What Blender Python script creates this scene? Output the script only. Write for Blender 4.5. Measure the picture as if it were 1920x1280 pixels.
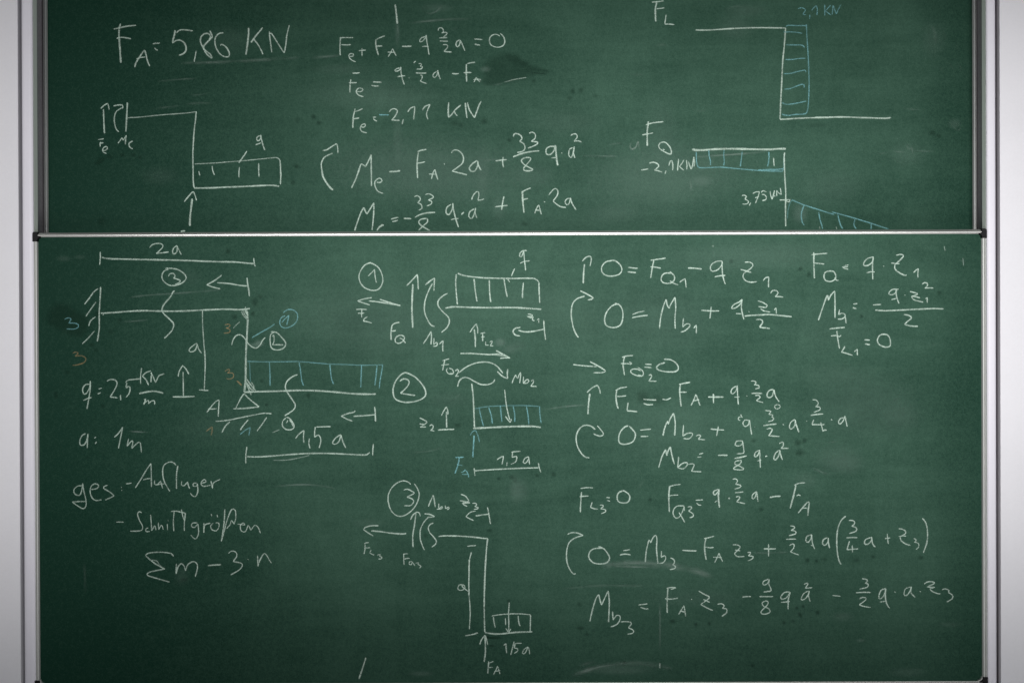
import bpy, bmesh, math, random
from mathutils import Vector, Euler, Matrix

# ---------------------------------------------------------------- camera, world, light, exposure
scene = bpy.context.scene
for o in list(bpy.data.objects):
    bpy.data.objects.remove(o)
col = scene.collection
R = math.radians

LENS, DIST = 35.0, 2.8
cam_data = bpy.data.cameras.new('camera')
cam_data.lens = LENS
cam_data.sensor_width = 36.0
cam_data.clip_start = 0.05
cam_data.clip_end = 60
cam = bpy.data.objects.new('camera', cam_data)
cam.matrix_world = (Matrix.Translation((0.0, -DIST, 1.60)) @
                    Matrix.Rotation(R(90 - 0.16), 4, 'X') @ Matrix.Rotation(R(-0.21), 4, 'Z'))
col.objects.link(cam)
scene.camera = cam

scene.render.engine = 'CYCLES'
scene.cycles.transparent_max_bounces = 48
scene.cycles.max_bounces = 5
scene.view_settings.view_transform = 'Standard'
scene.view_settings.look = 'None'
scene.view_settings.exposure = 0.0
scene.view_settings.gamma = 1.0

world = bpy.data.worlds.new('World')
scene.world = world
world.use_nodes = True
world.node_tree.nodes['Background'].inputs['Color'].default_value = (0.84, 0.88, 0.92, 1)
world.node_tree.nodes['Background'].inputs['Strength'].default_value = 0.12


def lamp(name, kind, loc, target, power, colour, **kw):
    d = bpy.data.lights.new(name, kind)
    d.energy = power
    d.color = colour
    for k, v in kw.items():
        setattr(d, k, v)
    o = bpy.data.objects.new(name, d)
    o.location = loc
    o.rotation_euler = (Vector(target) - Vector(loc)).to_track_quat('-Z', 'Y').to_euler()
    col.objects.link(o)
    return o


# broad window light from the classroom behind the camera; added spots shape its falloff
lamp('window_light', 'AREA', (1.1, -3.6, 1.75), (0.4, 0, 1.62), 8, (0.95, 0.98, 1.0),
     shape='RECTANGLE', size=3.4, size_y=1.7)
lamp('low_fill_light', 'AREA', (0.5, -1.75, 0.50), (0.4, 0, 1.80), 11, (0.98, 0.98, 1.0),  # added unseen fill from below, casts the soft shade above the rail
     shape='RECTANGLE', size=2.8, size_y=0.9)
for sx, sp in ((-1.35, 225), (-0.10, 280), (0.62, 250), (1.52, 200)):
    lamp('falloff_spot', 'SPOT', (sx, -3.3, 1.86), (sx, 0, 1.77), sp, (1.0, 0.985, 0.995),
         spot_size=R(44.5), spot_blend=1.0, shadow_soft_size=0.3)

# ---------------------------------------------------------------- helpers
M3 = cam.matrix_world.to_3x3()
CL = cam.matrix_world.translation.copy()


def at(u, v, y=0.0):
    """point of the vertical plane y seen at photo position u, v (1920 x 1280)"""
    d = M3 @ Vector(((u - 960) / 1920 * 36.0 / LENS, -(v - 640) / 1920 * 36.0 / LENS, -1))
    t = (y - CL.y) / d.y
    p = CL + d * t
    return p.x, p.z


def X(u, y=0.0, v=640):
    return at(u, v, y)[0]


def Z(v, y=0.0, u=960):
    return at(u, v, y)[1]


def link(o, parent=None):
    col.objects.link(o)
    if parent:
        o.parent = parent
    return o


def tag(o, label=None, cat=None, group=None, kind=None):
    for k, v in (('label', label), ('category', cat), ('group', group), ('kind', kind)):
        if v:
            o[k] = v
    return o


def empty(name, loc, label, cat, group=None):
    o = bpy.data.objects.new(name, None)
    o.empty_display_size = 0.1
    o.location = loc
    link(o)
    return tag(o, label, cat, group)


def mesh_obj(name, verts, faces, mat, parent=None, smooth=False, bevel=0.0, seg=2):
    """vertices in world space; the object keeps the parent's origin as its own"""
    org = parent.matrix_basis.translation if parent and parent.parent is None else Vector((0, 0, 0))
    if parent and parent.parent is not None:
        org = parent.parent.matrix_basis.translation
    me = bpy.data.meshes.new(name)
    me.from_pydata([tuple(Vector(v) - org) for v in verts], [], faces)
    bm = bmesh.new()
    bm.from_mesh(me)
    bmesh.ops.recalc_face_normals(bm, faces=bm.faces)
    if bevel > 0:
        bmesh.ops.bevel(bm, geom=list(bm.edges), offset=bevel, segments=seg, affect='EDGES', profile=0.5)
    bm.to_mesh(me)
    bm.free()
    me.materials.append(mat)
    if smooth:
        for p in me.polygons:
            p.use_smooth = True
    o = bpy.data.objects.new(name, me)
    return link(o, parent)


def box(x0, x1, y0, y1, z0, z1):
    v = [(x, y, z) for x in (x0, x1) for y in (y0, y1) for z in (z0, z1)]
    f = [(0, 1, 3, 2), (4, 6, 7, 5), (0, 4, 5, 1), (2, 3, 7, 6), (0, 2, 6, 4), (1, 5, 7, 3)]
    return v, f


def extrude(profile, a, b, axis):
    """profile: list of (p, y); axis 'x' runs along x with p = z, axis 'z' runs along z with p = x"""
    n = len(profile)
    v = []
    for t in (a, b):
        for p, y in profile:
            v.append((t, y, p) if axis == 'x' else (p, y, t))
    f = [tuple(range(n)), tuple(range(2 * n - 1, n - 1, -1))]
    for i in range(n):
        j = (i + 1) % n
        f.append((i, j, n + j, n + i))
    return v, f


# ---------------------------------------------------------------- materials
def nodes_of(name):
    m = bpy.data.materials.new(name)
    m.use_nodes = True
    nt = m.node_tree
    b = nt.nodes['Principled BSDF']
    return m, nt, b


def N(nt, kind, **kw):
    n = nt.nodes.new(kind)
    for k, v in kw.items():
        if k in n.inputs:
            n.inputs[k].default_value = v
        else:
            setattr(n, k, v)
    return n


def math_node(nt, op, a, b=None, clamp=False):
    n = nt.nodes.new('ShaderNodeMath')
    n.operation = op
    n.use_clamp = clamp
    for i, s in enumerate((a, b)):
        if s is None:
            continue
        if isinstance(s, (int, float)):
            n.inputs[i].default_value = s
        else:
            nt.links.new(s, n.inputs[i])
    return n.outputs[0]


def rng(nt, src, a, b, c=0.0, d=1.0):
    n = nt.nodes.new('ShaderNodeMapRange')
    n.interpolation_type = 'SMOOTHSTEP'
    n.inputs['From Min'].default_value = a
    n.inputs['From Max'].default_value = b
    n.inputs['To Min'].default_value = c
    n.inputs['To Max'].default_value = d
    nt.links.new(src, n.inputs['Value'])
    return n.outputs['Result']


def noise(nt, vec, scale, detail=4.0, rough=0.5, dist=0.0, stretch=None, rot=0.0):
    if stretch:
        mp = nt.nodes.new('ShaderNodeMapping')
        mp.inputs['Scale'].default_value = stretch
        mp.inputs['Rotation'].default_value = (0, rot, 0)
        nt.links.new(vec, mp.inputs['Vector'])
        vec = mp.outputs['Vector']
    n = nt.nodes.new('ShaderNodeTexNoise')
    n.inputs['Scale'].default_value = scale
    n.inputs['Detail'].default_value = detail
    n.inputs['Roughness'].default_value = rough
    n.inputs['Distortion'].default_value = dist
    nt.links.new(vec, n.inputs['Vector'])
    return n.outputs['Fac']


def mixc(nt, fac, a, b):
    n = nt.nodes.new('ShaderNodeMix')
    n.data_type = 'RGBA'
    if isinstance(fac, (int, float)):
        n.inputs[0].default_value = fac
    else:
        nt.links.new(fac, n.inputs[0])
    for i, s in ((6, a), (7, b)):
        if isinstance(s, tuple):
            n.inputs[i].default_value = (*s, 1)
        else:
            nt.links.new(s, n.inputs[i])
    return n.outputs[2]


BOARD_CLEAN = (0.0055, 0.033, 0.0195)
BOARD_DUST = (0.060, 0.132, 0.090)


def board_material(name, seed, hx, hz):
    m, nt, b = nodes_of(name)
    tc = nt.nodes.new('ShaderNodeTexCoord')
    mp = nt.nodes.new('ShaderNodeMapping')
    mp.inputs['Location'].default_value = (seed, seed * 0.7, seed * 1.3)
    nt.links.new(tc.outputs['Object'], mp.inputs['Vector'])
    v = mp.outputs['Vector']
    cloud = noise(nt, v, 1.5, 5, 0.55, 0.6)
    wipe = noise(nt, v, 3.0, 6, 0.62, 0.9, (0.55, 1, 2.4), R(7))
    wipe2 = noise(nt, v, 4.0, 6, 0.65, 1.4, (2.2, 1, 0.5), R(-12))
    streak = noise(nt, v, 5.0, 8, 0.7, 0.5, (0.7, 1, 7.0), R(4))
    grain = noise(nt, v, 300, 2, 0.8)
    fleck = noise(nt, v, 140, 3, 0.75)
    d = math_node(nt, 'MULTIPLY', rng(nt, cloud, 0.3, 0.7), 0.24)
    d = math_node(nt, 'ADD', d, math_node(nt, 'MULTIPLY', rng(nt, wipe, 0.3, 0.7), 0.16))
    d = math_node(nt, 'ADD', d, math_node(nt, 'MULTIPLY', rng(nt, wipe2, 0.35, 0.75), 0.10))
    d = math_node(nt, 'ADD', d, math_node(nt, 'MULTIPLY', rng(nt, streak, 0.4, 0.75), 0.10))
    # dust thins towards the rim, with the light's falloff painted into the thinning
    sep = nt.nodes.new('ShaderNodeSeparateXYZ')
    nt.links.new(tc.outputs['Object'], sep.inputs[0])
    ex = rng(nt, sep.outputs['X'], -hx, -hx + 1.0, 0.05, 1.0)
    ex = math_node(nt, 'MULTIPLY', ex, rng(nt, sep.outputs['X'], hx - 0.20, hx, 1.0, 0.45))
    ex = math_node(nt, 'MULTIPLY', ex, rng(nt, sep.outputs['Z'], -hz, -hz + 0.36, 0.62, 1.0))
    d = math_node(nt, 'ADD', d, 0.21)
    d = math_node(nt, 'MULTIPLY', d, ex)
    d = math_node(nt, 'ADD', d, math_node(nt, 'MULTIPLY', math_node(nt, 'SUBTRACT', grain, 0.5), 0.8))
    d = math_node(nt, 'ADD', d, math_node(nt, 'MULTIPLY', math_node(nt, 'SUBTRACT', fleck, 0.5), 0.6), True)
    c = mixc(nt, d, BOARD_CLEAN, BOARD_DUST)
    nt.links.new(c, b.inputs['Base Color'])
    b.inputs['Roughness'].default_value = 0.6
    b.inputs['Specular IOR Level'].default_value = 0.08
    bp = nt.nodes.new('ShaderNodeBump')
    bp.inputs['Strength'].default_value = 0.12
    bp.inputs['Distance'].default_value = 0.0006
    nt.links.new(grain, bp.inputs['Height'])
    nt.links.new(bp.outputs[0], b.inputs['Normal'])
    return m


def paint(name, colour, rough=0.5, metal=0.0, var=0.06, spec=0.4, streak=False):
    m, nt, b = nodes_of(name)
    tc = nt.nodes.new('ShaderNodeTexCoord')
    v = tc.outputs['Object']
    n1 = noise(nt, v, 3.2, 6, 0.6)
    n2 = noise(nt, v, 160, 3, 0.7)
    n = math_node(nt, 'ADD', math_node(nt, 'MULTIPLY', n1, 0.6), math_node(nt, 'MULTIPLY', n2, 0.4))
    if streak:
        n3 = noise(nt, v, 30, 5, 0.7, 0, streak)
        n = math_node(nt, 'ADD', math_node(nt, 'MULTIPLY', n, 0.5), math_node(nt, 'MULTIPLY', n3, 0.5))
    f = rng(nt, n, 0.32, 0.68)
    lo = tuple(c * (1 - var) for c in colour)
    hi = tuple(min(1, c * (1 + var)) for c in colour)
    nt.links.new(mixc(nt, f, lo, hi), b.inputs['Base Color'])
    b.inputs['Roughness'].default_value = rough
    b.inputs['Metallic'].default_value = metal
    b.inputs['Specular IOR Level'].default_value = spec
    bp = nt.nodes.new('ShaderNodeBump')
    bp.inputs['Strength'].default_value = 0.15
    bp.inputs['Distance'].default_value = 0.0005
    nt.links.new(n2, bp.inputs['Height'])
    nt.links.new(bp.outputs[0], b.inputs['Normal'])
    return m


def chalk_material(name, colour):
    """powdery ribbon: soft ragged edges across the stroke, grain that lets the board show"""
    m, nt, b = nodes_of(name)
    b.inputs['Base Color'].default_value = (*colour, 1)
    b.inputs['Roughness'].default_value = 0.95
    b.inputs['Specular IOR Level'].default_value = 0.1
    tc = nt.nodes.new('ShaderNodeTexCoord')
    uv = nt.nodes.new('ShaderNodeUVMap')
    uv.uv_map = 'stroke'
    sep = nt.nodes.new('ShaderNodeSeparateXYZ')
    nt.links.new(uv.outputs[0], sep.inputs[0])
    at_ = nt.nodes.new('ShaderNodeAttribute')
    at_.attribute_name = 'strength'
    v = tc.outputs['Object']
    grain = noise(nt, v, 520, 3, 0.8)
    skip = noise(nt, v, 130, 3, 0.6)
    edge = math_node(nt, 'SUBTRACT', 1.0, math_node(nt, 'ABSOLUTE', math_node(nt, 'SUBTRACT', math_node(nt, 'MULTIPLY', sep.outputs['Y'], 2.0), 1.0)))
    edge = math_node(nt, 'ADD', edge, math_node(nt, 'MULTIPLY', math_node(nt, 'SUBTRACT', grain, 0.5), 0.6))
    e = rng(nt, edge, 0.0, 0.62)
    g = rng(nt, grain, 0.34, 0.60, 0.45, 1.0)
    s = rng(nt, skip, 0.30, 0.55, 0.62, 1.0)
    a = math_node(nt, 'MULTIPLY', e, g)
    a = math_node(nt, 'MULTIPLY', a, s)
    a = math_node(nt, 'MULTIPLY', a, at_.outputs['Fac'], True)
    nt.links.new(a, b.inputs['Alpha'])
    return m


def smear_material(name, colour):
    """film of chalk pulled along by the sponge: feathered sides, fine lines along the pull"""
    m, nt, b = nodes_of(name)
    b.inputs['Base Color'].default_value = (*colour, 1)
    b.inputs['Roughness'].default_value = 0.95
    b.inputs['Specular IOR Level'].default_value = 0.05
    tc = nt.nodes.new('ShaderNodeTexCoord')
    uv = nt.nodes.new('ShaderNodeUVMap')
    uv.uv_map = 'stroke'
    sep = nt.nodes.new('ShaderNodeSeparateXYZ')
    nt.links.new(uv.outputs[0], sep.inputs[0])
    at_ = nt.nodes.new('ShaderNodeAttribute')
    at_.attribute_name = 'strength'
    edge = math_node(nt, 'SUBTRACT', 1.0, math_node(nt, 'ABSOLUTE', math_node(nt, 'SUBTRACT', math_node(nt, 'MULTIPLY', sep.outputs['Y'], 2.0), 1.0)))
    pull = noise(nt, uv.outputs[0], 1.0, 4, 0.6, 0.3, (14, 5.5, 1))
    e = math_node(nt, 'POWER', rng(nt, edge, 0.0, 1.0), 1.3)
    cloud = noise(nt, tc.outputs['Object'], 22, 4, 0.6)
    grain = noise(nt, tc.outputs['Object'], 380, 2, 0.8)
    a = math_node(nt, 'MULTIPLY', e, rng(nt, pull, 0.3, 0.68, 0.35, 1.0))
    a = math_node(nt, 'MULTIPLY', a, rng(nt, cloud, 0.32, 0.62, 0.35, 1.0))
    a = math_node(nt, 'MULTIPLY', a, rng(nt, grain, 0.35, 0.65, 0.6, 1.0))
    a = math_node(nt, 'MULTIPLY', a, at_.outputs['Fac'], True)
    nt.links.new(a, b.inputs['Alpha'])
    return m


def patch_material(name, colour):
    m, nt, b = nodes_of(name)
    b.inputs['Base Color'].default_value = (*colour, 1)
    b.inputs['Roughness'].default_value = 0.7
    b.inputs['Specular IOR Level'].default_value = 0.15
    tc = nt.nodes.new('ShaderNodeTexCoord')
    uv = nt.nodes.new('ShaderNodeUVMap')
    uv.uv_map = 'stroke'
    ln = nt.nodes.new('ShaderNodeVectorMath')
    ln.operation = 'LENGTH'
    nt.links.new(uv.outputs[0], ln.inputs[0])
    at_ = nt.nodes.new('ShaderNodeAttribute')
    at_.attribute_name = 'strength'
    n1 = noise(nt, tc.outputs['Object'], 45, 4, 0.6)
    n2 = noise(nt, tc.outputs['Object'], 420, 2, 0.7)
    r = math_node(nt, 'ADD', ln.outputs['Value'], math_node(nt, 'MULTIPLY', math_node(nt, 'SUBTRACT', n1, 0.5), 1.3))
    f = rng(nt, r, 0.1, 0.75, 1.0, 0.0)
    lim = rng(nt, ln.outputs['Value'], 0.7, 0.98, 1.0, 0.0)
    f = math_node(nt, 'MULTIPLY', f, lim)
    f = math_node(nt, 'MULTIPLY', f, rng(nt, n2, 0.3, 0.7, 0.6, 1.0))
    f = math_node(nt, 'MULTIPLY', f, at_.outputs['Fac'], True)
    nt.links.new(f, b.inputs['Alpha'])
    return m


MAT = {
    'wall': paint('white_painted_wall', (0.80, 0.79, 0.81), 0.7, var=0.025, spec=0.2),
    'column': paint('white_enamelled_aluminium', (0.78, 0.76, 0.81), 0.45, var=0.025, spec=0.4),
    'lip': paint('grey_green_aluminium', (0.74, 0.80, 0.72), 0.5, 0.0, 0.06, streak=(2, 2, 0.05)),
    'groove': paint('grey_joint', (0.24, 0.235, 0.26), 0.7, var=0.1),
    'slot': paint('dark_slot_lining', (0.46, 0.43, 0.45), 0.8, var=0.2),
    'alu': paint('anodised_aluminium', (0.60, 0.60, 0.57), 0.36, 0.75, 0.07, streak=(0.05, 2, 2)),
    'alu_v': paint('anodised_aluminium_upright', (0.50, 0.51, 0.48), 0.5, 0.15, 0.07, streak=(2, 2, 0.05)),
    'alu_dark': paint('dull_aluminium_upright', (0.52, 0.53, 0.51), 0.5, 0.2, 0.08, streak=(2, 2, 0.05)),
    'seam': paint('shaded_seam', (0.10, 0.09, 0.10), 0.7, var=0.1),
    'plastic': paint('black_plastic', (0.006, 0.006, 0.007), 0.55, var=0.2, spec=0.2),
    'back': paint('grey_board_back', (0.30, 0.30, 0.30), 0.7),
    'f': smear_material('wiped_chalk_film', (0.36, 0.46, 0.40)),
    'w': chalk_material('white_chalk', (0.62, 0.78, 0.66)),
    'b': chalk_material('blue_chalk', (0.22, 0.50, 0.51)),
    'o': chalk_material('orange_chalk', (0.50, 0.35, 0.17)),
    'k': patch_material('wet_wiped_slate', (0.006, 0.033, 0.018)),
    'd': patch_material('loose_chalk_dust', (0.22, 0.33, 0.27)),
}

# ---------------------------------------------------------------- wall and columns
YL = 0.0        # writing face of the lower board
YU = 0.080      # writing face of the upper board, which slides behind it
ZB, ZT = 0.05, 2.95

wall = mesh_obj('wall', *box(-2.6, 2.6, 0.16, 0.30, 0.0, 3.05), MAT['wall'])
tag(wall, kind='structure')


def side(sign):
    """one guide column beside the boards with the wall panel next to it"""
    F = -0.011
    if sign < 0:
        e = [X(35.5, F), X(42.5, F), X(62.6, F)]
        words = ('white guide column on the left of the two green boards', 'white wall panel at the left edge of the picture')
    else:
        e = [X(1876, F), X(1868.2, F), X(1851.6, F)]
        words = ('white guide column on the right of the two green boards', 'white wall panel at the right edge of the picture')
    s = sign

    def bx(a, b_, y0, y1):
        return box(min(a, b_), max(a, b_), y0, y1, ZB, ZT)
    pn = empty('wall_panel', (e[0] + s * 0.4, 0.0, ZB), words[1], 'wall panel', 'white wall panels beside the boards')
    mesh_obj('panel_face', *bx(e[0], e[0] + s * 0.9, F + 0.001, 0.155), MAT['wall'], pn, bevel=0.0015)
    c = empty('guide_column', ((e[1] + e[2]) / 2, 0.0, ZB), words[0], 'column', 'guide columns beside the boards')
    # rounded front: shallow arc across the column
    prof = []
    n = 12
    for i in range(n + 1):
        t = i / n
        prof.append((e[1] + (e[2] - e[1]) * t, F + 0.004 * (abs(2 * t - 1) ** 4)))
    prof += [(e[2], -0.004), (e[1], -0.004)]
    mesh_obj('column_face', *extrude(prof, ZB, ZT, 'z'), MAT['column'], c)
    mesh_obj('column_body', *bx(e[1], e[2] + s * 0.014, -0.0035, 0.150), MAT['slot'], c)
    mesh_obj('joint_strip', *bx(e[0] - s * 0.0006, e[1] + s * 0.0006, 0.010, 0.150), MAT['groove'], c)
    lp = [(e[2] + s * 0.0135, -0.0034), (e[2] - s * 0.0004, -0.0034), (e[2] - s * 0.0026, 0.0125), (e[2] - s * 0.0022, 0.0150), (e[2] + s * 0.0135, 0.0150)]
    sd = e[1] if s < 0 else e[0]
    mesh_obj('gap_shade_strip', *bx(sd + 0.0002, sd - 0.0026, 0.004, 0.012), MAT['seam'], c)  # dark strip added in the groove, its gap's shade painted as colour
    mesh_obj('guide_lip', *extrude(lp, ZB, ZT, 'z'), MAT['lip'], c)
    mesh_obj('guide_slot', *bx(e[2] + s * 0.0130, e[2] - s * 0.040, 0.118, 0.150), MAT['slot'], c)


side(-1)
side(1)

# ---------------------------------------------------------------- boards
def edge_rail_h(name, x0, x1, zo, zi, yf, parent):
    """horizontal rail: zo outer edge, zi inner edge beside the writing face"""
    w = zi - zo
    prof = [(zo, yf + 0.030), (zo, yf + 0.002), (zo + w * 0.18, yf - 0.0035), (zo + w * 0.50, yf - 0.0085), (zo + w * 0.58, yf - 0.0092),
            (zo + w * 0.72, yf - 0.0090), (zo + w * 0.76, yf - 0.0050), (zo + w * 0.80, yf - 0.0050), (zo + w * 0.96, yf - 0.0040), (zi, yf - 0.0005),
            (zi, yf + 0.030)]
    return mesh_obj(name, *extrude(prof, x0, x1, 'x'), MAT['alu'], parent)


def edge_rail_v(name, z0, z1, xo, xi, yf, parent, mat):
    w = xi - xo
    prof = [(xo, yf + 0.030), (xo, yf - 0.002), (xo + w * 0.10, yf - 0.0068), (xo + w * 0.40, yf - 0.0080), (xo + w * 0.43, yf - 0.0050),
            (xo + w * 0.52, yf - 0.0050), (xo + w * 0.55, yf - 0.0078), (xo + w * 0.85, yf - 0.0066), (xi, yf - 0.0005), (xi, yf + 0.030)]
    return mesh_obj(name, *extrude(prof, z0, z1, 'z'), mat, parent)


def cap(x, z, sx, sz, yf, parent, w, h, arm):
    """black plastic corner: rounded outer corner, an arm that laps the rail's inner edge"""
    pts = []
    r = w * 0.42
    # in a local frame with the outer corner at (0, 0), going inward +x, +z
    for i in range(7):
        a = math.pi / 2 * i / 6
        pts.append((r - r * math.cos(a), r - r * math.sin(a)))
    pts += [(w * 1.02, 0.0), (w * 0.92, h * 0.44), (w + arm, h * 0.46), (w + arm * 0.7, h * 0.60), (w * 1.02, h * 0.72), (w * 0.93, h), (0.0, h)]
    prof = [(x + sx * p, z + sz * q) for p, q in pts]
    n = len(prof)
    v = [(p, yf - 0.0105, q) for p, q in prof] + [(p, yf + 0.030, q) for p, q in prof]
    f = [tuple(range(n)), tuple(range(2 * n - 1, n - 1, -1))] + [(i, (i + 1) % n, n + (i + 1) % n, n + i) for i in range(n)]
    return mesh_obj('corner_cap', v, f, MAT['plastic'], parent, bevel=0.0008, seg=2)


class Board:
    pass


def fillet(xi, zi, sx, r, w, yf, parent):
    """light strip that rounds the inner corner of the frame at the foot of the board"""
    n = 8
    outer = [(xi + sx * r * (1 - math.sin(math.pi / 2 * i / n)), zi + r * (1 - math.cos(math.pi / 2 * i / n))) for i in range(n + 1)]
    cx, cz = xi + sx * r, zi + r
    prof = outer + [(cx + (p - cx) * (1 - w / r), cz + (q - cz) * (1 - w / r)) for p, q in reversed(outer)]
    m = len(prof)
    v = [(p, yf - 0.006, q) for p, q in prof] + [(p, yf + 0.002, q) for p, q in prof]
    f = [(i, i + 1, m - 2 - i, m - 1 - i) for i in range(n)] + [(m + i, 2 * m - 1 - i, 2 * m - 2 - i, m + i + 1) for i in range(n)]
    f += [(i, (i + 1) % m, m + (i + 1) % m, m + i) for i in range(m)]
    return mesh_obj('corner_strip', v, f, MAT['alu_v'], parent)


def make_board(name, label, yf, xa, xb, zb, zt, rl, rh, mat, upright):
    """xa, xb, zb, zt: outer sizes; rl: width of the upright rails, rh: height of the rails"""
    r = empty(name, ((xa + xb) / 2, yf, (zb + zt) / 2), label, 'chalkboard', 'green sliding chalkboards')
    b = Board()
    b.root, b.y = r, yf
    xi0, xi1, zi0, zi1 = xa + rl, xb - rl, zb + rh, zt - rh
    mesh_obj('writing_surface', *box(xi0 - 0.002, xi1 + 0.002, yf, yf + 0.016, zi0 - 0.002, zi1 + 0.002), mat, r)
    mesh_obj('back_panel', *box(xi0, xi1, yf + 0.017, yf + 0.028, zi0, zi1), MAT['back'], r)
    cw = rl * 1.25
    edge_rail_h('top_rail', xa + cw, xb - cw, zt, zi1, yf, r)
    edge_rail_h('bottom_rail', xa + cw, xb - cw, zb, zi0, yf, r)
    edge_rail_v('side_rail', zb + rh * 1.9, zt - rh * 1.9, xa, xi0, yf, r, MAT[upright])
    edge_rail_v('side_rail', zb + rh * 1.9, zt - rh * 1.9, xb, xi1, yf, r, MAT[upright])
    for x, sx in ((xa, 1), (xb, -1)):
        for z, sz in ((zt, -1), (zb, 1)):
            cap(x - sx * 0.0016, z + sz * -0.0012, sx, sz, yf, r, rl * 1.35, rh * 2.0, rl * 0.75)
    for xi, sx in ((xi0, 1), (xi1, -1)):
        fillet(xi, zi0, sx, 0.013, 0.0026, yf, r)
    return b


yr = YL - 0.006
lower = make_board('lower_chalkboard', 'front green chalkboard filling the lower two thirds, covered in formulas, with black corner caps', YL,
                   X(64.6, yr, 800), X(1849.2, yr, 800), Z(1288.5, yr, 960), Z(432.6, yr, 960),
                   X(71.6, yr, 800) - X(64.6, yr, 800), Z(432.6, yr) - Z(441.6, yr),
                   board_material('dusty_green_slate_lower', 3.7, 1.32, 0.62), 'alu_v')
yr = YU - 0.006
zbot = Z(432.6, YL) - 0.10
upper = make_board('upper_chalkboard', 'rear green chalkboard at the top, its lower edge hidden behind the front board', YU,
                   X(81.2, yr, 210), X(1832.0, yr, 210), zbot, zbot + 1.27,
                   X(88.2, yr, 210) - X(81.2, yr, 210), 0.0135,
                   board_material('dusty_green_slate_upper', 11.3, 1.32, 0.62), 'alu_dark')

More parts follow.
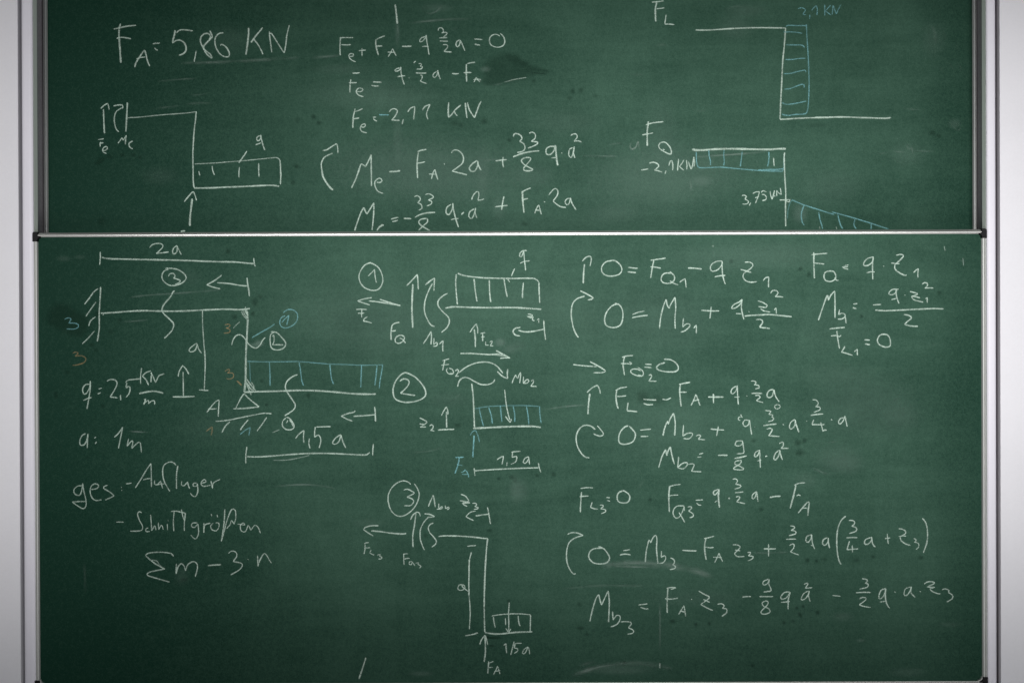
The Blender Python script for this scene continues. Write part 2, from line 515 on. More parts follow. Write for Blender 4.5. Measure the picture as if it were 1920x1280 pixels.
# ---------------------------------------------------------------- chalk marks
rnd = random.Random(5)
TAPE = """
@U chalk_formula|white chalk formula giving the value of F A at the upper left
T 180 0
w3.4 165,275 225,262 290,248 375,240
w4.4 230,225 218,270 216,340 222,430 228,510 233,592
w3.4 192,362 240,352 290,358 328,367
w3.6 363,632 375,590 410,535 445,482 458,474! 470,520 485,580 505,622
w3 380,556 415,542 462,536
w3.2 532,414 560,408 600,407
w3.6 548,450 562,465 580,476
w4 742,285 735,330 722,375 718,408! 745,385 785,378 825,402 845,450 838,485 810,510 775,520
w3.6 755,312 775,290 810,281 860,285 908,292
w3.2 940,478 930,530 920,580
w3.8 1068,290 1085,330 1088,355 1060,370! 1075,345 1055,318 1015,320 985,350 980,395 1005,450 1040,510 1085,545 1075,515 1045,490 1015,465 1010,435 1040,400 1080,360 1090,345
w3.4 1195,310 1150,318 1120,355 1115,400 1130,460 1170,515 1215,535 1245,530 1250,500 1225,450 1195,425 1172,418 1168,432
w4.4 1432,262 1430,320 1422,400 1405,515
w4 1562,262 1530,300 1490,350 1452,402
w3.4 1475,365 1515,415 1545,465 1565,513
w3.2 1625,298 1630,360 1640,430 1648,494
w3.2 1635,320 1645,315 1690,385 1735,455 1765,498! 1778,430 1790,330 1812,238
@U chalk_diagram|white chalk sketch of a cut beam frame with a load box at the upper left
T 180 180
w3 45,118 75,90 108,70! 118,95 123,132
w3.6 70,125 72,200 75,280 80,352
w3 165,95 205,86 250,86! 250,118
w3 245,112 215,128 185,155 172,205 175,260 190,312 215,338
w3.8 294,62 290,150 285,250 280,336
w2.6a.7 300,205 400,200 500,190 620,178 760,168 860,160 942,148
w3.2 940,148 932,230 920,330 912,450 908,560 910,700 912,800 920,864
w3.8 920,864 1080,862 1200,856 1400,848 1560,840 1650,838 1718,847
w2.4a.7 925,638 1100,630 1250,618 1400,606 1600,586 1690,577
w3.2 1690,577 1722,600 1730,680 1732,760 1728,830
w2.8 965,706 967,725 975,748
w2.8 1088,656 1095,700 1110,742
w3 1345,668 1340,720 1340,765
w3 1525,632 1525,690 1528,757
w3.2 1415,518 1380,570 1338,627
w3 828,990 860,950 900,905 915,898! 930,935 942,980
w4.6 902,965 892,1050 882,1140 880,1218
w4 795,1272 815,1266 835,1266
@U chalk_label|small white chalk labels F e and M e under the cut symbols
T 180 180
w3 20,410 50,406 72,404
w3 70,398 60,406
w3 42,432 38,455 40,475
w3 35,442 70,440
w3 65,510 85,512 108,490 95,475 72,485 62,508 70,528 98,540
w2.8 205,445 228,415 245,392! 252,408 258,412 285,370! 278,410 275,455
w3.4 345,425 320,435 308,455 318,482 345,497
@U chalk_label|white chalk letter q with its pointer beside the load box
T 180 180
w3 1540,375 1520,380 1507,395 1512,418 1530,418 1545,395 1545,365! 1550,400 1560,440 1570,475 1585,510
w2.8 1495,460 1520,450 1550,440
@U chalk_formula|white chalk equilibrium equation F e plus F A minus load equals zero
T 580 0
w3 285,357 340,354 412,356
w3.6 292,358 287,430 290,520
w3 300,420 345,424 390,420
w2.8 375,528 400,532 415,520 408,508 385,505 370,520 380,550 405,570 435,582
w2.8 462,478 500,474 530,472
w2.8 494,455 494,490 493,528
w3 625,372 650,362 680,348 708,340
w3.6 625,372 622,410 632,465 648,520
w3 622,432 655,434 685,434
w2.8 738,535 760,500 782,458! 795,490 815,527
w2.8 733,490 770,492 805,492
w3.6 868,436 910,438 958,434
w3 1090,345 1055,355 1035,380 1040,395 1065,385 1092,350 1095,330! 1100,380 1112,450 1122,515
w3 1058,440 1090,436 1120,438
w2.8 1208,292 1212,268 1235,263 1252,275 1258,300 1240,312! 1275,305 1292,315 1275,335 1255,350
w3 1218,358 1250,356 1292,354
w3 1222,386 1260,388 1300,390
w3 1252,422 1280,420 1298,432 1290,455 1262,483! 1290,488 1332,490
w3 1410,375 1385,390 1375,415 1380,435 1395,440 1412,410 1415,378! 1430,410 1445,445 1458,478
w3.4 1545,368 1580,370 1622,374
w3.4 1550,415 1572,422 1602,426
w3 1790,315 1820,345 1832,385 1825,420 1790,442 1740,442 1700,420 1688,385 1695,350 1725,328 1760,325 1785,342
@U chalk_formula|white chalk equation solving for F e, second line of its block
T 580 0
w3.6 405,686 440,688 472,684
w3 370,775 405,778 445,776
w3.4 390,745 382,800 380,868
w3 450,858 478,862 500,850 495,832 465,828 442,848 445,875 470,898 508,908
w3.2 595,768 635,772 678,773
w3.6 582,800 610,808 655,808
w3 855,640 820,645 800,665 820,670 850,655 858,630! 860,680 872,740 890,795
w3 825,722 860,715 898,712
w3 935,728 937,734
w3 998,575 985,585 978,596
w2.8 1025,600 1045,598 1050,615 1040,622 1060,628 1055,642 1035,648
w3 1005,650 1055,648
w3 995,685 1045,688 1098,687
w3 1040,705 1058,712 1055,740 1038,762! 1070,775 1102,785
w3 1195,672 1172,685 1158,710 1170,728 1195,710 1205,660! 1212,700 1228,745
w3.2 1338,690 1370,694 1402,692
w3 1480,600 1515,590 1555,587
w3.4 1472,602 1472,680 1475,770
w3 1445,684 1480,682 1520,682
w2 1542,772 1556,750 1565,725! 1578,748 1598,772
w2 1536,748 1575,744 1610,748
w1.8a.8 1550,735 1575,752 1608,762
@U chalk_formula|white chalk result line giving F e as minus 2,11 KN
T 580 0
w3 430,1020 425,1045 455,1040 500,1020
w3.6 425,1045 412,1100 407,1200
w3 412,1115 440,1112 468,1108
w3 482,1190 508,1195 525,1180 518,1162 492,1172 477,1198 490,1232 538,1248
w3 595,1102 628,1100
w3 600,1112 615,1128 634,1137
b3.4a1.4 655,1076 695,1078 745,1079
w3 748,1052 765,1030 792,1020 815,1028 825,1045 805,1090 772,1126! 805,1128 845,1130
w3 882,1118 875,1145 870,1166
w3.2 922,1050 950,1015 990,1000! 985,1050 978,1122
w3.2 1060,1035 1085,1000 1132,980! 1110,1030 1098,1075 1112,1120
w3.6 1308,962 1302,1030 1305,1102! 1330,1080 1360,1040
w3.2 1422,985 1385,1015 1358,1040! 1370,1070 1388,1088
w3.4 1462,965 1468,1030 1478,1108
w3.4 1482,960 1500,1030 1548,1105! 1565,1060 1590,990 1612,950
@U chalk_formula|white chalk moment equation M e minus F A times 2a plus load term
T 580 180
w3 125,512 165,505 210,475 255,448! 265,480 268,535
w3.2 220,538 165,560 130,590 112,640 118,700
w4.6 118,700 130,760 165,820 200,865 225,882
w3.4 395,862 430,790 460,710 482,640! 495,640 525,662! 545,630 580,552! 580,650 582,760 582,845
w3 630,808 660,812 682,795 665,772 640,778 615,805 618,850 645,895 692,914
w4 748,710 800,708 850,702
w3 1015,522 1050,510 1098,502
w3.6 1022,530 1010,640 1015,770
w3 1005,632 1050,626 1085,618
w3 1145,778 1160,720 1178,690! 1190,740 1205,785
w3 1122,732 1160,734 1198,736
w3 1265,636 1268,642
w3.2 1332,535 1350,510 1385,508 1425,535 1445,580 1435,630 1390,670 1338,705! 1400,720 1478,740
w3.2 1575,605 1530,635 1500,675 1515,705 1550,705 1575,660 1580,610! 1585,650 1610,697
w3 1745,610 1800,602 1850,598
w3 1818,572 1812,620 1820,670
T 880 180
w3.2 412,385 420,358 450,355 485,375 492,405 470,425! 510,450 522,490 500,520 450,530
w3.2 560,350 590,340 618,360 615,400 580,425! 640,435 630,455 590,475 548,490
w3.8 410,572 480,545 560,525 655,515
w3.2 568,578 520,580 488,605 510,640 560,670 595,690 570,702 520,700 508,680 540,640 575,595 568,578
w3.4 800,475 755,475 720,500 725,545 760,548 795,510 802,462
w4.2 808,462 812,520 818,590 828,652
w3 770,582 795,580 822,575
w3 866,532 868,538
w3 948,372 975,358 1005,360 1010,390 980,425! 1025,422 1052,435
w3.2 972,485 940,500 932,550 950,578 970,550 985,475! 975,530 990,582
@U chalk_formula|white chalk line M e equals minus 33 over 8 q a squared plus F A 2a, cut by the lower board
T 580 180
w3.4 425,1262 455,1170 485,1090 512,1045! 525,1080 540,1108! 575,1050 605,1002! 602,1120 588,1258
w4.2 632,1262 660,1225 690,1205
w3 690,1205 692,1212 668,1222
w3 765,1155 800,1145 835,1138
w3 778,1178 808,1172 832,1164
w3.4 885,1148 920,1148 955,1152
w2.8 985,945 1010,935 1035,950 1040,975 1015,1000! 1050,1020 1055,1055 1025,1070
w2.8 1088,925 1120,918 1155,935 1160,955 1115,975! 1148,990 1140,1015 1100,1032
w3.4 990,1138 1040,1112 1105,1096 1180,1092
w3.2 1105,1148 1050,1155 1025,1180 1045,1210 1090,1240 1130,1262
w3.2 1105,1148 1108,1180 1070,1215 1025,1258
w3.2 1330,1015 1290,1045 1282,1095 1310,1112 1340,1060 1345,1005! 1355,1080 1375,1160 1398,1230
w3 1328,1160 1360,1152 1400,1150
w3.4 1425,1112 1450,1090
w3.2 1545,1060 1505,1085 1495,1130 1520,1150 1545,1110 1558,1050! 1555,1100 1572,1145
w3 1522,972 1535,935 1565,900 1585,900 1590,930 1580,978! 1610,975 1638,966
T 880 180
w3.2 240,1040 300,1032 360,1026
w3.4 325,940 312,1000 302,1068
w3 490,905 530,880 578,862
w4 498,890 500,970 512,1095
w3 495,975 550,962
w3 612,1102 632,1050 652,1022! 662,1060 674,1110
w2.8 620,1070 662,1072
w3 703,992 706,996
w3 745,928 775,890 805,868 828,885 825,930 785,985! 800,1000 850,1035 905,1046
w3 945,960 915,965 898,990 910,1020 935,1010 948,955! 960,1000 1000,1068
@U chalk_label|white chalk letters F L at the top right of the middle
T 1180 0
w3.2 212,22 265,18 322,10
w4 258,20 245,80 244,140 248,205
w3 255,84 290,82 328,76
w3 345,140 338,190 332,228! 370,228 422,234
@U chalk_diagram|white and blue chalk diagram of the normal force, a tall hatched strip at the top right
T 1180 0
w3.6 622,283 720,285 850,278 1000,268 1200,262 1460,265
w3.6 1465,262 1455,400 1438,580 1430,750 1422,900 1412,1118
w3.6 1412,1122 1560,1112 1700,1106 1920,1102
b3 1468,250 1490,240 1560,242 1662,243
b3 1660,228 1665,350 1675,500 1682,650 1685,800 1680,950 1668,1045 1640,1070 1560,1075 1480,1084 1430,1072
b2.6 1445,302 1520,302 1570,306 1620,315
b2.8 1470,422 1540,424 1620,426 1642,448
b2.8 1462,560 1530,560 1590,550 1652,548
b2.8 1448,692 1510,690 1580,672 1645,660 1655,680
b2.8 1452,838 1510,832 1570,808 1625,792 1640,805 1635,822
b2.8 1432,962 1470,980 1550,972 1660,950
T 1440 180
w3.8 440,202 680,198 850,203 1000,208 1080,210 1120,210 1152,203
@U chalk_label|blue chalk value 2,1 KN above the hatched strip
T 1180 0
b2.6 1582,85 1610,75 1642,85 1650,100 1625,135! 1655,142
b2.6 1692,140 1692,160 1690,180
b2.6 1708,100 1730,75 1755,55! 1762,90 1758,142
b2.8 1832,45 1832,90 1832,150
b2.8 1888,50 1862,80 1838,105! 1865,125 1890,145
T 1440 0
b2.8 608,52 606,90 602,140
b2.8 612,55 625,95 640,135! 660,90 684,45
@U chalk_label|white chalk letters F Q beside the shear force diagram
T 1180 180
w3.2 155,272 200,258 260,248 320,243
w4 180,240 168,330 168,400 168,468
w3 122,366 165,358 222,348
w3.2 290,440 320,432 350,445 380,480 395,520 390,548! 360,540 320,518 285,495 275,465 290,440
w3 315,500 330,506
@U chalk_label|white chalk value minus 2,1 KN left of the blue hatched box
T 1180 180
w3 110,695 145,690 178,684
w3 188,630 225,622 262,635 275,660 235,695! 270,702 308,716
w3 345,700 335,730
w3 370,655 382,615 400,605! 408,650 405,698
w2.8 462,592 456,650 452,700
w2.8 512,598 495,630 470,662! 490,680 512,698
w2.6 535,600 540,650 538,690
w2.8 555,618 565,650 580,688! 595,640 605,572! 612,620 605,665
@U chalk_diagram|white and blue chalk diagram of the shear force with a hatched box and a sloping edge
T 1180 180
w4.8 588,498 620,508 700,508 800,500 960,496 1150,500 1320,502 1400,496 1468,496
b2.8 628,525 628,580 635,640 658,672 750,672 850,668 950,676 1100,690 1260,702 1400,706 1435,705 1445,680
b3 1210,695 1300,690 1380,690 1445,682
b3 745,505 748,560 760,610 760,650
b3 888,508 885,560 890,610 885,655
b3 1058,522 1050,590 1040,662
b3 1305,525 1308,580 1302,640 1290,660
b3 1312,528 1308,560 1316,572
w2.8 1352,580 1354,620 1358,658
b2.4 1452,540 1448,600 1446,680
w3.4 1455,530 1452,600 1458,760 1466,900 1464,1050 1466,1222
w2.6 1408,975 1450,975 1510,972
w2.8 1470,985 1498,994 1505,975
b3 1525,975 1620,1015 1740,1055 1920,1112
b3 1640,1020 1618,1080 1612,1130 1622,1185 1640,1212
b3 1775,1090 1788,1160 1805,1215 1812,1246
w2.2a.5 1782,1222 1786,1246
b2.4a.5 1522,975 1500,1020 1485,1090 1482,1150
T 1440 180
b3 600,1088 720,1120 850,1158 970,1195 1080,1232 1130,1246
b3 655,1112 665,1160 680,1210 700,1244
b3 815,1160 805,1200 812,1225 828,1244
b2.6 966,1198 968,1225 966,1248
w2.2a.5 640,1225 644,1248
@U chalk_label|white chalk value 3,75 KN above the sloping blue hatching
T 1180 180
w2.8 1055,935 1080,930 1098,945 1085,965 1115,985 1112,1005 1085,1015 1062,1012
w2.8 1138,1002 1125,1028
w2.8 1155,915 1190,900 1220,898! 1205,950 1182,1005
w2.6 1178,955 1215,945
w2.6 1235,905 1255,888 1285,902
w2.8 1240,925 1265,925 1285,950 1275,975 1245,980
w2.8 1320,892 1325,930 1338,970! 1350,930 1362,885
w2.4 1350,920 1362,942 1368,935
w2.6 1382,885 1382,940 
w2.6 1382,885 1400,910 1425,925! 1420,890 1415,862
@U erased_chalk|faint half wiped chalk strokes left on the upper board
T 580 0
w4.4 805,45 812,100 818,160 825,225
w3a.25 825,225 832,300 840,360
w3a.2 1065,95 1075,65 1095,55
w3a.18 1070,105 1120,128 1180,115 1220,80 1250,30
w4a.22 930,220 1100,200 1300,185 1440,182 1530,175
w4a.14 1310,300 1370,270 1430,240
w5a.2 0,545 120,535 300,520 
w2.4a.5 1830,770 1860,764 1900,752 1950,742 2035,728
w3a.16 1700,800 1780,790 1850,765
T 180 0
w3a.16 470,110 478,80 488,52
w3a.14 340,95 360,95 380,106
w5a.2 780,592 1000,588 1200,582 1400,572 1600,560 1920,540
w4a.2 840,980 920,970 1000,966 1100,970
w4a.12 500,1030 620,1010 800,990
w3a.1 870,890 960,890 1060,872
w3a.1 560,765 700,752 860,740 960,738
T 880 180
w3a.2 110,615 200,600 300,590
w3a.28 1290,460 1360,450 1440,440
w3a.3 1560,430 1520,440 1508,475 1525,498 1560,480 1580,430 1590,480 1605,528
w3a.25 1615,510 1628,540 1618,570
w3a.15 1050,560 1400,565
T 1180 0
w5a.22 235,445 260,425 330,422 375,435
w5a.18 0,690 60,702 150,700
w4a.35 1155,735 1145,775
w3a.12 660,985 770,992
w3a.14 600,1040 740,1038
w3a.15 1050,1090 1100,1130
w3a.12 900,90 1010,60 1100,75
T 1180 180
w4a.3 570,780 580,850 580,880 620,880
w3a.2 600,575 800,560 1100,540 1300,520
w3a.25 1190,590 1210,650
w3a.2 690,590 692,615
w3a.18 1060,200 1095,232
T 1440 180
w3a.3 1754,307 1777,325 1801,307 1807,278
w3a.18 1724,272 1754,307 1777,321
w3a.14 1777,331 1781,366
w3a.22 1355,477 1326,454 1303,471 1320,495 1349,489 1355,530 1379,571
w3a.16 1150,512 1221,524 1303,524
w3a.14 1361,512 1467,518 1572,521
w3a.16 1191,424 1209,389 1238,448
w3a.14 1449,495 1467,466 1484,501
w3a.16 1185,600 1244,624 1291,635
w3a.12 1010,548 1139,530
w5a.16 1519,-676 1555,-617 1570,-547 1572,-465
w5a.14 1642,-617 1660,-559 1672,-512
w3a.16 1578,-278 1613,-266 1640,-207
w3a.14 1701,-325 1719,-278 1742,-231
w3a.14 1777,-301 1807,-266 1812,-219
w4a.1 1760,-524 1771,-465 1783,-418
w3a.1 1256,108 1349,126 1443,132
w4a.3 205,985 215,955 230,935
@L chalk_diagram|large white and blue chalk drawing of the frame with its support and load on the left
T 100 440
w3 420,505 380,535 340,590 292,652
w3 400,630 360,685 305,765
w2.8 395,770 360,795 342,820 332,855
w2.6a.8 385,902 330,965 270,1022
w3.4 444,490 438,600 430,750 430,880 412,1000
w3.8 445,735 560,730 700,718 850,712 1020,716 1200,715 1400,706 1600,698 1750,702 1842,692
w2.6 465,755 470,740
w3.4 1138,530 1125,532 1095,585 1040,650 1018,705 1045,750 1100,800 1128,840 1110,900 1040,970
w2.6a.8 1398,708 1400,850 1410,1000 1420,1150 1422,1280
T 100 640
w2.6a.8 1422,80 1425,200 1420,340 1415,465
w2.8 1365,452 1410,456 1455,459
T 400 540
w4.6a.9 318,215 322,300 316,420 308,560 304,700 302,850 290,975
w3a.7 262,215 285,260 315,290
w3a.7 275,205 300,255 322,280
w3a.7 295,210 312,240 325,262
w2.6 300,175 308,215 318,250
w2.8 318,195 340,195
w2.2a.6 185,378 215,345 250,315
b2.6a.85 318,685 450,690 620,690 800,688 950,700 1100,712 1250,716 1400,722 1590,718
b2.2a.6 338,690 342,740 346,850 350,880
b3 525,690 530,780 532,915
b3 805,698 818,780 828,860 845,912
b3 1092,715 1100,790 1108,850 1128,900
b3 1390,722 1386,820 1382,930
b3 1535,725 1525,820 1514,912
b2.8 1588,718 1575,800 1562,870 1556,940
w4.2 288,975 400,970 600,965 800,958 950,960 1100,970 1300,988 1420,993 1525,992
w3.2 790,810 740,830 690,875 675,925 690,970 730,1030 768,1095 745,1145 668,1195
w3a.8 310,850 350,905 398,962
w3a.8 305,870 320,920 355,1000
w3.4a.7 315,895 340,935 380,960
w2.6a.7 312,880 345,940 330,900
w2.6a.7 355,880 380,920 375,950
w3 285,990 250,1045 210,1125
w3.2 285,985 340,1040 430,1112
w3.4 188,1130 300,1125 430,1112
w2.8 20,1248 130,1238 260,1212 380,1188 470,1172 545,1176
T 400 700
w3 158,450 115,490 80,552
w3 328,432 290,475 252,528
w3 500,410 460,470 410,538
b2.6 250,572 300,530 345,505! 340,540 332,582
@L chalk_label|white dimension line reading 2a at the top of the frame drawing
T 100 440
w3 440,162 440,220 434,282
w3.8 455,212 520,225 700,230 950,235 1200,240 1500,252 1700,256 1800,265 1880,272
w3 1880,218 1882,255 1892,298
w2.8 902,122 925,95 975,82 1020,90 1025,115 995,150 965,176! 1020,170 1082,162
w2.8 1160,100 1125,130 1118,165 1130,182 1158,160 1160,105! 1180,150 1200,188
@L chalk_label|circled number 3 above the wavy cut of the upper beam, with arrow to its left end
T 100 440
w3 1080,325 1040,340 1018,380 1030,430 1080,470 1140,476 1210,450 1245,405 1220,360 1160,325 1100,315 1050,316
w2.8 1078,392 1090,368 1120,362 1140,378 1135,400 1125,405! 1190,430 1170,455 1140,466
w3.2 1578,380 1510,430 1438,470! 1500,492 1565,508
w3.2 1535,450 1650,458 1750,475 1818,480
w3.4 1816,402 1820,450 1832,520 1838,578
w2a.4 1840,408 1858,415
@L chalk_label|blue number 3 left of the hatched wall mark
T 100 440
b2.6 105,792 140,778 165,790 160,805 145,828! 200,828 235,845 228,870 190,884 125,882
@L chalk_label|orange number 3 below the hatched wall mark
T 100 440
o2.6 182,1110 210,1098 232,1108 225,1120 205,1135! 270,1135 305,1160 290,1195 240,1215 182,1225
@L chalk_label|white letter a beside the thin vertical dimension line
T 100 440
w2.8 1350,1020 1330,1025 1285,1060 1272,1085 1290,1098 1330,1080 1350,1025! 1362,1070 1388,1108
@L chalk_label|orange numbers 3 and 1 beside the support of the frame
T 400 540
o2.4 105,345 140,338 158,350 140,370 118,372! 150,385 158,405 140,418 98,422
o2.4 110,780 135,762 152,765 145,785 130,795! 175,795 192,815 180,842 150,852 122,845
o3.4 220,868 245,890 265,912
T 100 640
o2.4 1432,842 1460,820 1490,798! 1488,840 1480,878
@L chalk_label|blue circled number 1 with pointer and white circled number 2 beside the column
T 400 540
b2.6 655,230 700,202 755,208 788,245 785,300 750,345 690,372 640,362 622,320 640,275 675,260
b2.8 642,320 675,285 710,255! 700,295 688,345
b2.8 360,465 420,430 500,385 540,362 575,335
w2.8 172,535 185,485 215,445 255,438 290,465 320,510 355,545 400,562 440,530 460,490 488,462
w3 540,410 590,415 640,460 678,515 660,560 600,580 545,560 532,490 540,430 570,420
w2.8 552,455 565,440 570,470 568,500 555,532! 600,530 655,532
@L chalk_label|small circled number 1 at the lower end of the wavy cut, beside the triangle support
T 400 700
w3 680,415 652,445 648,490 680,522 730,525 758,500 745,460 715,420 685,410
w4 715,430 735,460 748,495
w2.4 683,465 700,435
w2.2a.5 555,552 590,538 620,526
@L chalk_label|white letter A beside the triangle support
T 100 640
w2.8 1438,665 1480,610 1525,560 1555,548! 1550,620 1545,705
w2.8 1448,632 1490,632 1532,628
@L chalk_label|white dimension line reading 1,5 a with arrow under the frame
T 400 700
w3.2 1328,345 1320,360 1260,375 1198,398! 1250,425 1302,445
w3.2 1312,400 1400,395 1520,385
w3.4 1512,312 1518,370 1520,450
w3 770,608 805,565 850,532! 845,590 848,648
w2.8 902,608 895,650 906,702
w3 965,500 1030,498 1100,496
w3 955,500 950,550 948,595! 985,575 1005,605 1005,650 990,698
w3 1195,572 1150,600 1118,645 1135,662 1175,640 1198,575! 1215,640 1242,697
w3 315,685 305,760 304,842
w3.6 315,778 420,780 550,772 720,758 900,748 1100,748 1250,755 1400,762 1440,758 1468,738
w3 1500,660 1495,720 1494,768
w2.4a.5 562,812 680,810 800,790 900,765
@L chalk_formula|white chalk value q equals 2,5 KN over m on the left
T 100 640
w3 340,400 300,405 275,445 285,490 310,485 340,430 347,370! 345,450 330,550 315,632
w3 280,552 320,535 358,525
w2.8 425,445 455,435
w2.8 415,490 445,478
w3 502,370 540,355 580,362 598,395 570,460 532,520! 565,522 602,528
w2.8 630,500 632,550
w3 678,382 700,362 750,355 812,350
w3 690,385 682,435! 710,420 720,450 705,495 680,522
w3 828,248 818,320 818,395
w3 915,275 870,290 835,325! 870,360 893,410
w2.8 912,300 920,290 918,330 915,382
w3 915,290 940,340 958,385! 975,350 990,320 1040,302
w3.8 805,488 860,475 930,465 980,470 1030,484
w3 848,590 860,560 865,535! 862,560 845,590
w2.6 850,580 885,552 895,560 890,582! 925,555 950,560 948,592
w2.6a.8 850,536 862,552
w3 1170,330 1180,280 1212,225! 1245,260 1270,305
w3 1216,285 1218,400 1220,510
w3.6 1118,518 1220,518 1325,514
@L chalk_formula|white chalk value a equals 1 m on the left
T 100 640
w3 305,862 270,880 248,930 255,970 290,965 315,920 325,865! 320,930 318,998
w2.8 385,905 400,892
w2.8 392,958 405,938
w3 572,895 610,860 650,802! 635,880 610,1000
w3 705,910 690,980! 735,930 745,940 735,1000! 790,950 815,950 825,1035
w2.4a.4 690,838 780,845 900,850
@L chalk_text|white German handwriting, ges Auflager, at the lower left
T 120 860
w2.8 170,250 125,255 92,290 105,330 145,340 165,300 175,228! 185,300 205,380 205,440 180,465 130,440 78,402! 140,398 205,398
w2.8 255,285 310,275 325,245 290,232 255,255 245,310 265,365 300,388 352,382
w2.8 410,245 375,258 370,275! 430,310 470,345! 430,365 385,384
w2.4 538,262 540,268
w2.4 540,290 543,296
w3 582,232 635,225
w2.8 668,270 720,190 780,90 815,42! 818,130 820,262
w2.8 742,195 780,185 815,182
w2.8 850,200 850,235 875,240 905,205! 915,240 925,275
w2.6 870,240 945,232
w3 1050,60 1020,30 975,32 935,65 925,130 940,210 992,302
w3.2 1068,62 1055,150 1055,280
w2.8 1105,208 1100,240 1125,250 1160,215! 1165,245 1178,278
w2.8 1245,225 1215,228 1210,250 1240,255 1250,230! 1255,300 1235,350 1205,345 1185,318
w2.8 1292,225 1330,215 1320,192 1295,205 1285,235 1310,255 1375,245
w2.8 1378,205 1392,275! 1400,225 1465,190
@L chalk_text|white German handwriting, Schnittgroessen, at the lower left
T 120 860
w3 488,590 525,590 558,592
w2.8 728,505 708,492 690,515 705,570 735,625 730,665 680,675 620,675
w2.6 790,645 768,655 770,680 805,678
w2.8 812,522 818,600 822,672! 850,625 862,665
w2.6 885,595 888,660! 912,620 925,640 930,662
w2.6 968,608 970,665
w2.6 975,575 977,580
w2.8 1002,492 1050,488 1140,508
w2.8 1032,495 1025,590 1030,675
w2.8 1100,472 1115,540 1130,580! 1138,510 1128,600 1128,672
w2.6 1250,598 1205,600 1195,630 1225,640 1255,605! 1262,690 1240,745 1215,740 1188,710
w3.2 1312,600 1310,690! 1320,620 1370,600
w2.6 1398,602 1375,625 1385,660 1425,672 1452,640 1450,600 1420,598
w3.2 1380,515 1384,535
w2.6 1436,522 1440,545
w3 1508,468 1500,600 1475,772! 1500,680 1530,570 1570,475 1605,480 1610,550 1595,610! 1570,575 1560,610 1525,650
w2.6 1625,610 1665,612 1695,618 1680,598 1655,620 1660,670 1700,680 1725,620! 1740,640 1750,668! 1790,620 1820,640 1842,695
@L chalk_formula|white chalk line, sum sign m minus 3 n, at the lower left
T 120 860
w3.2 1025,915 1005,885 900,872 790,882 765,905! 810,945 870,990 945,1030! 860,1045 790,1065 785,1090 860,1115 990,1152
w2.6a.7 820,945 870,955 890,985 925,1025
w3.2 1055,980 1050,1075! 1070,1010 1100,980 1125,1000 1140,1048! 1160,990 1215,960 1250,990 1245,1050 1230,1100
w3.6 1350,998 1410,992 1472,990
w3 1540,885 1570,862 1610,872 1620,910 1585,960! 1660,975 1672,1000 1640,1040 1562,1085
w3 1722,938 1727,942
w3 1815,905 1818,1005! 1835,950 1880,885 1920,935
w3a.9 1915,928 1945,975
@L chalk_diagram|first white chalk free body sketch with circled 1 and hatched load box
T 660 440
w3 180,260 120,285 75,350 68,420 110,490 190,522 255,505 288,440 280,370 245,305 190,270 150,265
w2.8 150,388 185,355 212,325! 215,380 228,450
w3.4 512,478 560,430 612,372! 618,440 622,512
w4.4 570,462 565,580 562,700 570,872
w3.4 688,470 730,435 775,405! 770,470 768,525
w3.2 755,458 720,520 685,620 680,720 710,800 740,845 775,860
w3.2 895,550 850,575 808,620 810,670 850,720 905,775 912,820 890,870 838,915
w3.8 875,688 950,676 1100,680 1300,684 1500,682 1650,690 1775,698
w3.2 978,370 972,450 978,550 988,655
w3.4 992,362 1060,385 1200,402 1350,408 1500,410 1650,408 1720,415 1752,445! 1755,540 1760,640
w3.4 1145,415 1155,520 1172,625
w3.4 1288,425 1290,530 1300,632
w3.4 1425,415 1438,500 1455,582
w3.4 1608,448 1600,520 1597,592
w2.6 1458,415 1480,445
w3 1525,318 1510,350 1495,388
w3 1640,150 1605,150 1575,175 1572,205 1592,200 1610,155! 1615,220 1628,335
w3 1575,268 1620,250 1668,245
w3.2 1798,800 1802,880 1815,985
w3.4 1795,885 1700,905 1620,910 1560,895
w3.4 1580,868 1530,878 1510,905 1530,938 1575,948
w3 185,590 120,600 52,620! 110,640 165,658
w3.2 158,620 250,630 340,645 455,665! 350,635 260,605
@L chalk_label|white chalk labels F L, F Q and M b1 under the first free body sketch
T 660 440
w2.8 38,700 90,698 138,702
w2.8 92,700 90,775
w2.8 55,735 115,735
w3 145,768 118,785 105,808! 145,815 185,828
w3 445,820 400,830 370,855
w3.4 375,850 365,920 368,988
w3 362,905 410,898
w3 480,945 445,942 410,965 405,1000 440,1018 480,995 492,960 470,945
w2.8 445,968 472,978 502,1016
w3.2 668,1020 700,975 742,905! 745,960 740,1028
w2.8 770,968 765,1030! 790,1008 800,1025 790,1042 758,1045
w3.2 818,1025 855,992! 850,1040 852,1095
w2.8 1648,742 1685,750 1690,768! 1640,765
w2.8 1645,765 1680,780 1700,770! 1690,798 1712,805
w2.6 1738,800 1750,785 1750,828
@L chalk_label|small white arrows with label F L2 between the first and second sketch
T 660 440
w3 1105,915 1135,870 1165,835! 1178,880 1178,925
w3.6 1145,885 1155,960 1156,1052
w2.8 1205,925 1250,918
w2.8 1225,925 1225,1000
w2.8 1210,960 1245,955
w2.6 1255,1000 1252,1035! 1280,1035
w2.6 1290,1005 1315,995 1310,1015 1295,1040! 1325,1042
w3.4 1015,1112 1120,1112 1200,1118 1300,1122 1400,1118 1470,1150
w3 1350,1085 1400,1110 1482,1155! 1440,1152 1388,1158
w2.8a.8 1310,1122 1400,1132 1440,1135
@L erased_chalk|faint half wiped strokes on the left part of the lower board
T 100 440
w3a.12 700,590 900,565 1150,550 1400,530 1600,515
w3a.08 600,820 750,810 900,795
T 400 700
w3a.14 550,1060 800,1040 1000,1050 1180,1085
w3a.1 830,1000 940,1020
T 120 860
w3a.3 1335,1090 1332,1125 1330,1165
w3a.12 1345,1010 1340,1060 1336,1090
